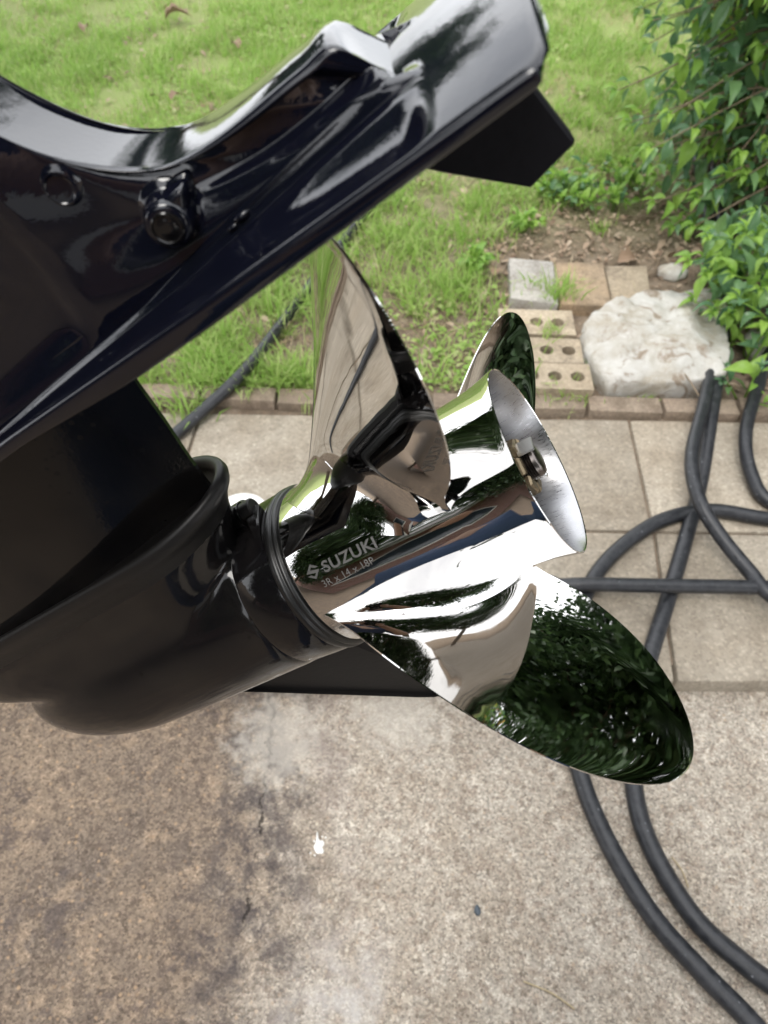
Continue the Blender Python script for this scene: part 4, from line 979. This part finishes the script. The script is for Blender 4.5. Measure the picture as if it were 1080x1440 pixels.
tuft(228, 548, .0, 60, .05, .03, 'short grass tuft at the left end of the visible border bricks')
tuft(415, 552, .0, 60, .05, .03, 'short grass tuft on the border just left of the upper blade')
tuft(700, 470, .0, 90, .06, .04, 'short grass tuft beside the left ends of the cored bricks')
tuft(795, 405, .03, 30, .06, .02, 'thin grass tuft lying over the ochre flat brick')
tuft(905, 560, .0, 40, .04, .03, 'short weedy grass tuft in front of the white rock')
# ------------------------------------------------------------------ small things on the driveway
p = gp(448, 1192, -.05); bm = bmesh.new()
for q in range(9):
    a = rnd(0, 2*PI); r_ = rnd(0, .008); s_ = rnd(.003, .0075)
    bmesh.ops.create_icosphere(bm, subdivisions=2, radius=1, matrix=Matrix.Translation((r_*math.cos(a), r_*math.sin(a)*1.3, .0005)) @ Matrix.Diagonal((s_, s_*1.2, .0022, 1)))
V, Fs = tube([(-.001, .006, .001), (-.003, .016, .001), (-.004, .027, .0006)], [.003, .002, .0008], 6); vs = [bm.verts.new(v) for v in V]
for f in Fs: bm.faces.new([vs[i] for i in f])
for q in range(6):
    s_ = rnd(.0008, .002); bmesh.ops.create_icosphere(bm, subdivisions=1, radius=1, matrix=Matrix.Translation((rnd(-.02, .022), rnd(-.02, .02), .0003)) @ Matrix.Diagonal((s_, s_, .0008, 1)))
tag(bm_obj('bird_dropping', bm, M_WHITE, None, True, (p.x, p.y, -.05)), 'small white bird dropping splattered on the driveway', 'dropping')
p = gp(671, 1281, -.05); stone('pebble', 'tiny dark blue-grey pebble on the driveway', (p.x, p.y, -.0475), (.0055, .0085, .004), 2.2, simple('dark_pebble', (.05, .065, .08), .5), 'pebble')
def twig(lab, a, b, z=-.048, r_=.0012, mat=M_STRAW):
    A, B = gp(*a, z), gp(*b, z); mid_ = (A+B)/2+Vector((.004, .003, .001)); V, Fs = tube(catmull([A, mid_, B], 6), r_, 6)
    tag(obj('straw', mesh('straw', V, Fs, mat)), lab, 'straw')
twig('bent dry straw lying on the driveway at the bottom', (736, 1380), (808, 1419))
twig('short orange straw beside the inner hose', (944, 1205), (968, 1248), -.048, .0012)
twig('dry stem leaning on the front of the white rock', (945, 505), (985, 560), .07, .002, M_TWIG)
tag(obj('fallen_leaf', leaf_me('fallen_leaf', .022, .012, .2, simple('orange_leaf', (.55, .30, .08), .6)), None, tuple(gp(938, 990, -.045)), (0, 0, .2)), 'orange fallen leaf in the shade of the walkway edge', 'dead leaf')
p = gp(345, 705, 0); bm = bmesh.new(); bmesh.ops.create_cone(bm, cap_ends=True, segments=40, radius1=.066, radius2=.066, depth=.012, matrix=Matrix.Translation((0, 0, .006)))
tag(bm_obj('white_disc', bm, M_WHITE, None, False, (p.x-.002, p.y-.052, .002)), 'white flat round disc lying on the walkway behind the gearcase', 'disc')

# ------------------------------------------------------------------ what the polished metal mirrors: house and trees behind the camera
house = empty('brick_house', (-4, -7.5, 0)); tag(house, 'red brick house with white trim behind the driveway', 'house')
M_RED = NT('red_brick_wall'); bt = M_RED.n('TexBrick'); bt.inputs['Scale'].default_value = 1.0; bt.inputs['Brick Width'].default_value = .21; bt.inputs['Row Height'].default_value = .075; bt.inputs['Mortar Size'].default_value = .008
for i, c in ((1, (.20, .075, .05)), (2, (.13, .05, .038)), (3, (.36, .32, .28))): bt.inputs[i].default_value = c+(1,)
mpb = M_RED.n('Mapping'); mpb.inputs['Rotation'].default_value = (PI/2, 0, 0); M_RED.l(M_RED.co.outputs['Object'], mpb.inputs['Vector']); M_RED.l(mpb.outputs[0], bt.inputs['Vector'])
M_RED.set(col=bt.outputs['Color'], rough=.85); M_RED = M_RED.m
M_TRIM = simple('white_trim_paint', (.74, .74, .72), .45); M_SHINGLE = simple('grey_shingles', (.11, .105, .10), .9, 0, (30, .6, .01)); M_GLASS = simple('window_glass', (.03, .04, .05), .06)
def hbox(name, x0, x1, y0, y1, z0, z1, mat, parent):
    bm = bmesh.new(); box_bm(bm, (x0+x1)/2, (y0+y1)/2, (z0+z1)/2, x1-x0, y1-y0, z1-z0, .01, 1); return bm_obj(name, bm, mat, parent, False)
hbox('wall', -7, 5.5, -4, 1.0, -.06, 2.7, M_RED, house); hbox('fascia', -7.5, 6.0, 1.35, 1.45, 2.62, 2.85, M_TRIM, house); hbox('soffit', -7.4, 5.9, 1.0, 1.36, 2.66, 2.70, M_TRIM, house)
V = [(-7.5, 1.5, 2.86), (6, 1.5, 2.86), (6, -1.5, 4.4), (-7.5, -1.5, 4.4), (6, -4.5, 2.86), (-7.5, -4.5, 2.86)]
obj('roof', mesh('roof', V, [(0, 1, 2, 3), (3, 2, 4, 5), (0, 3, 5), (1, 4, 2)], M_SHINGLE, False), house)
for (xa, xb2, za, zb) in ((-5.2, -3.6, .9, 2.2), (.2, 1.5, .9, 2.2)):
    f_ = hbox('window', xa-.08, xb2+.08, .98, 1.05, za-.08, zb+.08, M_TRIM, house); hbox('pane', xa, xb2, 1.02, 1.056, za, zb, M_GLASS, f_)
f_ = hbox('garage_door', 2.2, 4.9, .98, 1.06, -.05, 2.2, M_TRIM, house)
for i in range(3): hbox('door_panel', 2.35, 4.75, 1.03, 1.075, .1+i*.7, .68+i*.7, M_TRIM, f_)

def tree(name, label, loc, h_trunk, crown_c, crown_r, nclump, seed, group=None):
    rg = random.Random(seed); root = empty(name, loc); tag(root, label, 'tree', group)
    bm = bmesh.new(); cc = Vector(crown_c)
    stalk(bm, [(0, 0, -.1), (.1, .05, h_trunk*.5), (0, .1, h_trunk), tuple(cc*.9)], .20, .06, 10)
    for q in range(9):
        a = rg.uniform(0, 2*PI); e = cc+Vector((math.cos(a)*crown_r[0]*.75, math.sin(a)*crown_r[1]*.75, rg.uniform(-.5, .6)*crown_r[2]))
        stalk(bm, [(0, .1, h_trunk*rg.uniform(.75, 1)), tuple((e+Vector((0, 0, h_trunk)))/2), tuple(e)], .07, .015, 6)
    bm_obj('trunk', bm, M_BARK, root)
    rs_ = np.random.RandomState(seed); pts = []
    cl_ = rs_.normal(0, 1, (nclump, 3)); cl_ /= np.linalg.norm(cl_, axis=1, keepdims=True); cl_ *= rs_.uniform(.35, 1.0, (nclump, 1))**.6
    cl_ = cl_*np.array(crown_r)+np.array(crown_c)
    P_ = np.repeat(cl_, 130, 0)+rs_.normal(0, 1, (nclump*130, 3))*np.array([.26, .26, .16])*min(crown_r)*.62
    o = scatter_leaves('crown', P_[:, 0], P_[:, 1], P_[:, 2], rs_.uniform(.07, .14, len(P_)), M_TREELEAF, .7, .5); o.parent = root
    return root
G_ = 'trees around the house'
tree('shade_tree', 'broad dark shade tree nearest the shrub, beyond the right end of the lawn', (5.0, 5.6, 0), 1.4, (0, 0, 4.4), (2.7, 2.7, 3.3), 250, 1, G_)
tree('shade_tree', 'dense dark tree right of the walkway, past the hedge', (7.0, 2.6, 0), 1.2, (0, 0, 4.0), (2.5, 2.5, 3.3), 220, 2, G_)
tree('shade_tree', 'tall dark tree at the back of the lawn, behind the nearest shade tree', (4.6, 10.5, 0), 2.0, (0, 0, 5.6), (3.2, 3.0, 3.6), 200, 3, G_)
tree('shade_tree', 'tall tree at the end of the red brick house', (7.5, -5.5, 0), 2.5, (0, 0, 5.5), (3.2, 3.2, 3.0), 130, 4, G_)
tree('shade_tree', 'tall shade tree between the driveway and the red brick house', (1.8, -3.6, 0), 2.2, (0, 0, 5.0), (2.5, 2.2, 2.5), 130, 6, G_)
tree('shade_tree', 'added tree that darkens the hub reflection, left front of the red brick house', (-6.4, -3.6, 0), 1.4, (0, 0, 4.3), (3.2, 2.3, 3.6), 260, 8, G_)  # added out of view; broad crown darkens the white sky mirrored in the hub
tree('shade_tree', 'shade tree left of the driveway beside the lawn', (-4.6, 2.0, 0), 2.0, (0, 0, 4.6), (2.2, 2.4, 2.3), 120, 7, G_)
tree('shade_tree', 'round tree far across the lawn on the left', (-7, 17, 0), 2.2, (0, 0, 4.4), (3.0, 3.0, 2.4), 110, 5, G_)
def hedge(label, loc, rad, n, seed):
    root = empty('hedge_shrub', loc); tag(root, label, 'shrub'); bm = bmesh.new(); rg = random.Random(seed)
    for q in range(9):
        a = rg.uniform(0, 2*PI); stalk(bm, [(0, 0, -.05), (.3*rad[0]*math.cos(a), .3*rad[1]*math.sin(a), rad[2]*.7), (.8*rad[0]*math.cos(a), .8*rad[1]*math.sin(a), rad[2]*rg.uniform(.8, 1.6))], .02, .005, 5)
    bm_obj('stem', bm, M_BARK, root); rs_ = np.random.RandomState(seed); c_ = rs_.normal(0, 1, (n, 3)); c_ /= np.linalg.norm(c_, axis=1, keepdims=True); c_ *= rs_.uniform(.3, 1, (n, 1))**.5
    P_ = np.repeat(c_*np.array(rad)+np.array((0, 0, rad[2])), 60, 0)+rs_.normal(0, .12, (n*60, 3)); P_[:, 2] = np.maximum(P_[:, 2], .02)
    o = scatter_leaves('foliage', P_[:, 0], P_[:, 1], P_[:, 2], rs_.uniform(.03, .06, len(P_)), M_TREELEAF, .7, .5); o.parent = root
hedge('low dark hedge shrub leaning over the right end of the walkway', (2.25, 1.45, 0), (.75, .60, .42), 110, 11)
hedge('dark rounded hedge shrub behind the tall arching shrub', (3.6, 3.6, 0), (1.0, 1.0, .95), 100, 12)
hedge('low hedge shrub under the nearest shade tree', (2.9, 6.2, 0), (1.3, .9, .8), 100, 13)

# ------------------------------------------------------------------ the person holding the phone (mirrored in the chrome and the black paint)
def skin_obj(name, verts, edges, radii, mat, parent, sub=2, root=0):
    me = bpy.data.meshes.new(name); me.from_pydata(verts, edges, []); me.update(); me.materials.append(mat)
    o = obj(name, me, parent)
    o.modifiers.new('skin', 'SKIN'); 
    if not me.skin_vertices: 
        pass
    for i, r in enumerate(radii):
        me.skin_vertices[0].data[i].radius = (r, r) if not hasattr(r, '__len__') else r
        me.skin_vertices[0].data[i].use_root = (i == root)
    m_ = o.modifiers.new('sub', 'SUBSURF'); m_.levels = sub; m_.render_levels = sub
    bpy.context.view_layer.update(); me2 = bpy.data.meshes.new_from_object(o.evaluated_get(bpy.context.evaluated_depsgraph_get()))
    o.modifiers.clear(); o.data = me2; me2.name = name; me2.polygons.foreach_set('use_smooth', [True]*len(me2.polygons)); me2.materials.clear(); me2.materials.append(mat)
    return o
M_SKIN = simple('skin', (.42, .26, .19), .5); M_SHIRT = simple('navy_cotton', (.018, .026, .055), .85, 0, (60, .4, .003)); M_JEANS = simple('blue_denim', (.035, .06, .12), .85, 0, (90, .4, .002)); M_SHOE = simple('shoe_leather', (.05, .045, .04), .5); M_HAIR = simple('dark_hair', (.02, .015, .012), .6); M_EYE = simple('eye_white', (.7, .68, .65), .2); M_PHONE = simple('phone_glass', (.01, .01, .012), .08)
per_ = empty('person', (0, -.44, -.05)); tag(per_, 'person in navy shirt and blue jeans holding a phone over the motor', 'person')
def W_(x, y, z): return (x, y+.44, z+.05)
cupv = Vector((0, SN, CS)); bkv = Vector((0, -CS, SN)); lens = Vector((0, 0, CAM_H))
def PH(x, up, back): 
    q = lens+Vector((x, 0, 0))+cupv*up+bkv*back; return W_(*q)
J = dict(pel=W_(0, -.46, .93), sp=W_(0, -.47, 1.10), ch=W_(0, -.45, 1.30), nb=W_(0, -.42, 1.46), nk=W_(0, -.395, 1.53), hd=W_(0, -.36, 1.62), ht=W_(0, -.35, 1.70))
for sgn, n_ in ((-1, 'l'), (1, 'r')):
    J.update({'sh'+n_: W_(sgn*.185, -.43, 1.41), 'el'+n_: W_(sgn*.245, -.30, 1.15), 'wr'+n_: PH(sgn*.075, -.125, .055), 'pa'+n_: PH(sgn*.058, -.085, .030),
              'hp'+n_: W_(sgn*.10, -.46, .87), 'kn'+n_: W_(sgn*.115, -.43, .46), 'an'+n_: W_(sgn*.12, -.48, .04), 'to'+n_: W_(sgn*.135, -.33, -.015)})
RAD = dict(pel=(.155, .11), sp=(.14, .105), ch=(.165, .11), nb=.07, nk=.055, hd=(.072, .092), ht=(.058, .07), shl=.058, shr=.058, ell=.043, elr=.043, wrl=.028, wrr=.028, pal=(.034, .016), par=(.034, .016), hpl=.088, hpr=.088, knl=.058, knr=.058, anl=.036, anr=.036, tol=.032, tor=.032)
EDG = [('pel', 'sp'), ('sp', 'ch'), ('ch', 'nb'), ('nb', 'nk'), ('nk', 'hd'), ('hd', 'ht')]
for n_ in 'lr': EDG += [('ch', 'sh'+n_), ('sh'+n_, 'el'+n_), ('el'+n_, 'wr'+n_), ('wr'+n_, 'pa'+n_), ('pel', 'hp'+n_), ('hp'+n_, 'kn'+n_), ('kn'+n_, 'an'+n_), ('an'+n_, 'to'+n_)]
def sub_skel(name, keys, grow_, mat):
    keys = list(keys); ed = [(keys.index(a), keys.index(b)) for a, b in EDG if a in keys and b in keys]
    rr = [tuple(x+grow_ for x in RAD[k]) if hasattr(RAD[k], '__len__') else RAD[k]+grow_ for k in keys]
    return skin_obj(name, [J[k] for k in keys], ed, rr, mat, per_)
body = sub_skel('body', J.keys(), 0, M_SKIN)
sub_skel('shirt', ['pel', 'sp', 'ch', 'nb', 'shl', 'shr', 'ell', 'elr'], .012, M_SHIRT)
sub_skel('trousers', ['pel', 'hpl', 'hpr', 'knl', 'knr', 'anl', 'anr'], .014, M_JEANS)
for n_ in 'lr': sub_skel('shoe', ['an'+n_, 'to'+n_], .012, M_SHOE)
for sgn in (-1, 1):
    for k, (u_, ln) in enumerate(((-.052, .95), (-.068, 1.05), (-.084, 1.0), (-.100, .8))):
        skin_obj('finger', [PH(sgn*.060, u_-.006, .022), PH(sgn*.052, u_, .004), PH(sgn*.044, u_+.002, -.006), PH(sgn*(.044-.022*ln), u_+.003, -.0085)], [(0, 1), (1, 2), (2, 3)], [.009, .0085, .008, .0065], M_SKIN, per_)
    skin_obj('thumb', [PH(sgn*.058, -.100, .030), PH(sgn*.045, -.080, .026), PH(sgn*.030, -.062, .022), PH(sgn*.020, -.052, .0195)], [(0, 1), (1, 2), (2, 3)], [.012, .0105, .0095, .0075], M_SKIN, per_)
hd = Vector(J['hd']); face = Vector((0, .62, -.78)).normalized()
def blob(name, c, s, mat, sub=2):
    bm = bmesh.new(); bmesh.ops.create_icosphere(bm, subdivisions=sub, radius=1, matrix=Matrix.Translation(c) @ Matrix.Diagonal((*s, 1))); return bm_obj(name, bm, mat, per_)
fu = Vector((0, .78, .62)).normalized()
for sgn in (-1, 1):
    blob('eye', hd+Vector((sgn*.031, 0, 0))+face*.074+fu*.012, (.012, .010, .010), M_EYE); blob('ear', hd+Vector((sgn*.078, -.005, .0))-face*.01, (.012, .022, .030), M_SKIN)
blob('nose', hd+face*.094-fu*.012, (.012, .018, .018), M_SKIN); blob('mouth', hd+face*.080-fu*.045, (.024, .010, .008), simple('lips', (.35, .14, .12), .5))
blob('hair', hd-face*.028+fu*.030, (.088, .095, .095), M_HAIR, 3)
rings = []
for d, ins in ((.003, .0012), (.0042, 0), (.0108, 0), (.012, .0012)):
    rings.append([tuple(lens+Vector((cx_*(.0375-ins), 0, 0))+cupv*cy_+bkv*d) for cx_, cy_ in ((-1, -.134+ins), (-.9, -.138+ins), (.9, -.138+ins), (1, -.134+ins), (1, .018-ins), (.9, .022-ins), (-.9, .022-ins), (-1, .018-ins))])
V, Fs = loft(rings, True, True); tag(sharp_by_angle(obj('phone', mesh('phone', V, Fs, M_PHONE), None), 40), 'black phone held in both hands above the motor', 'phone')
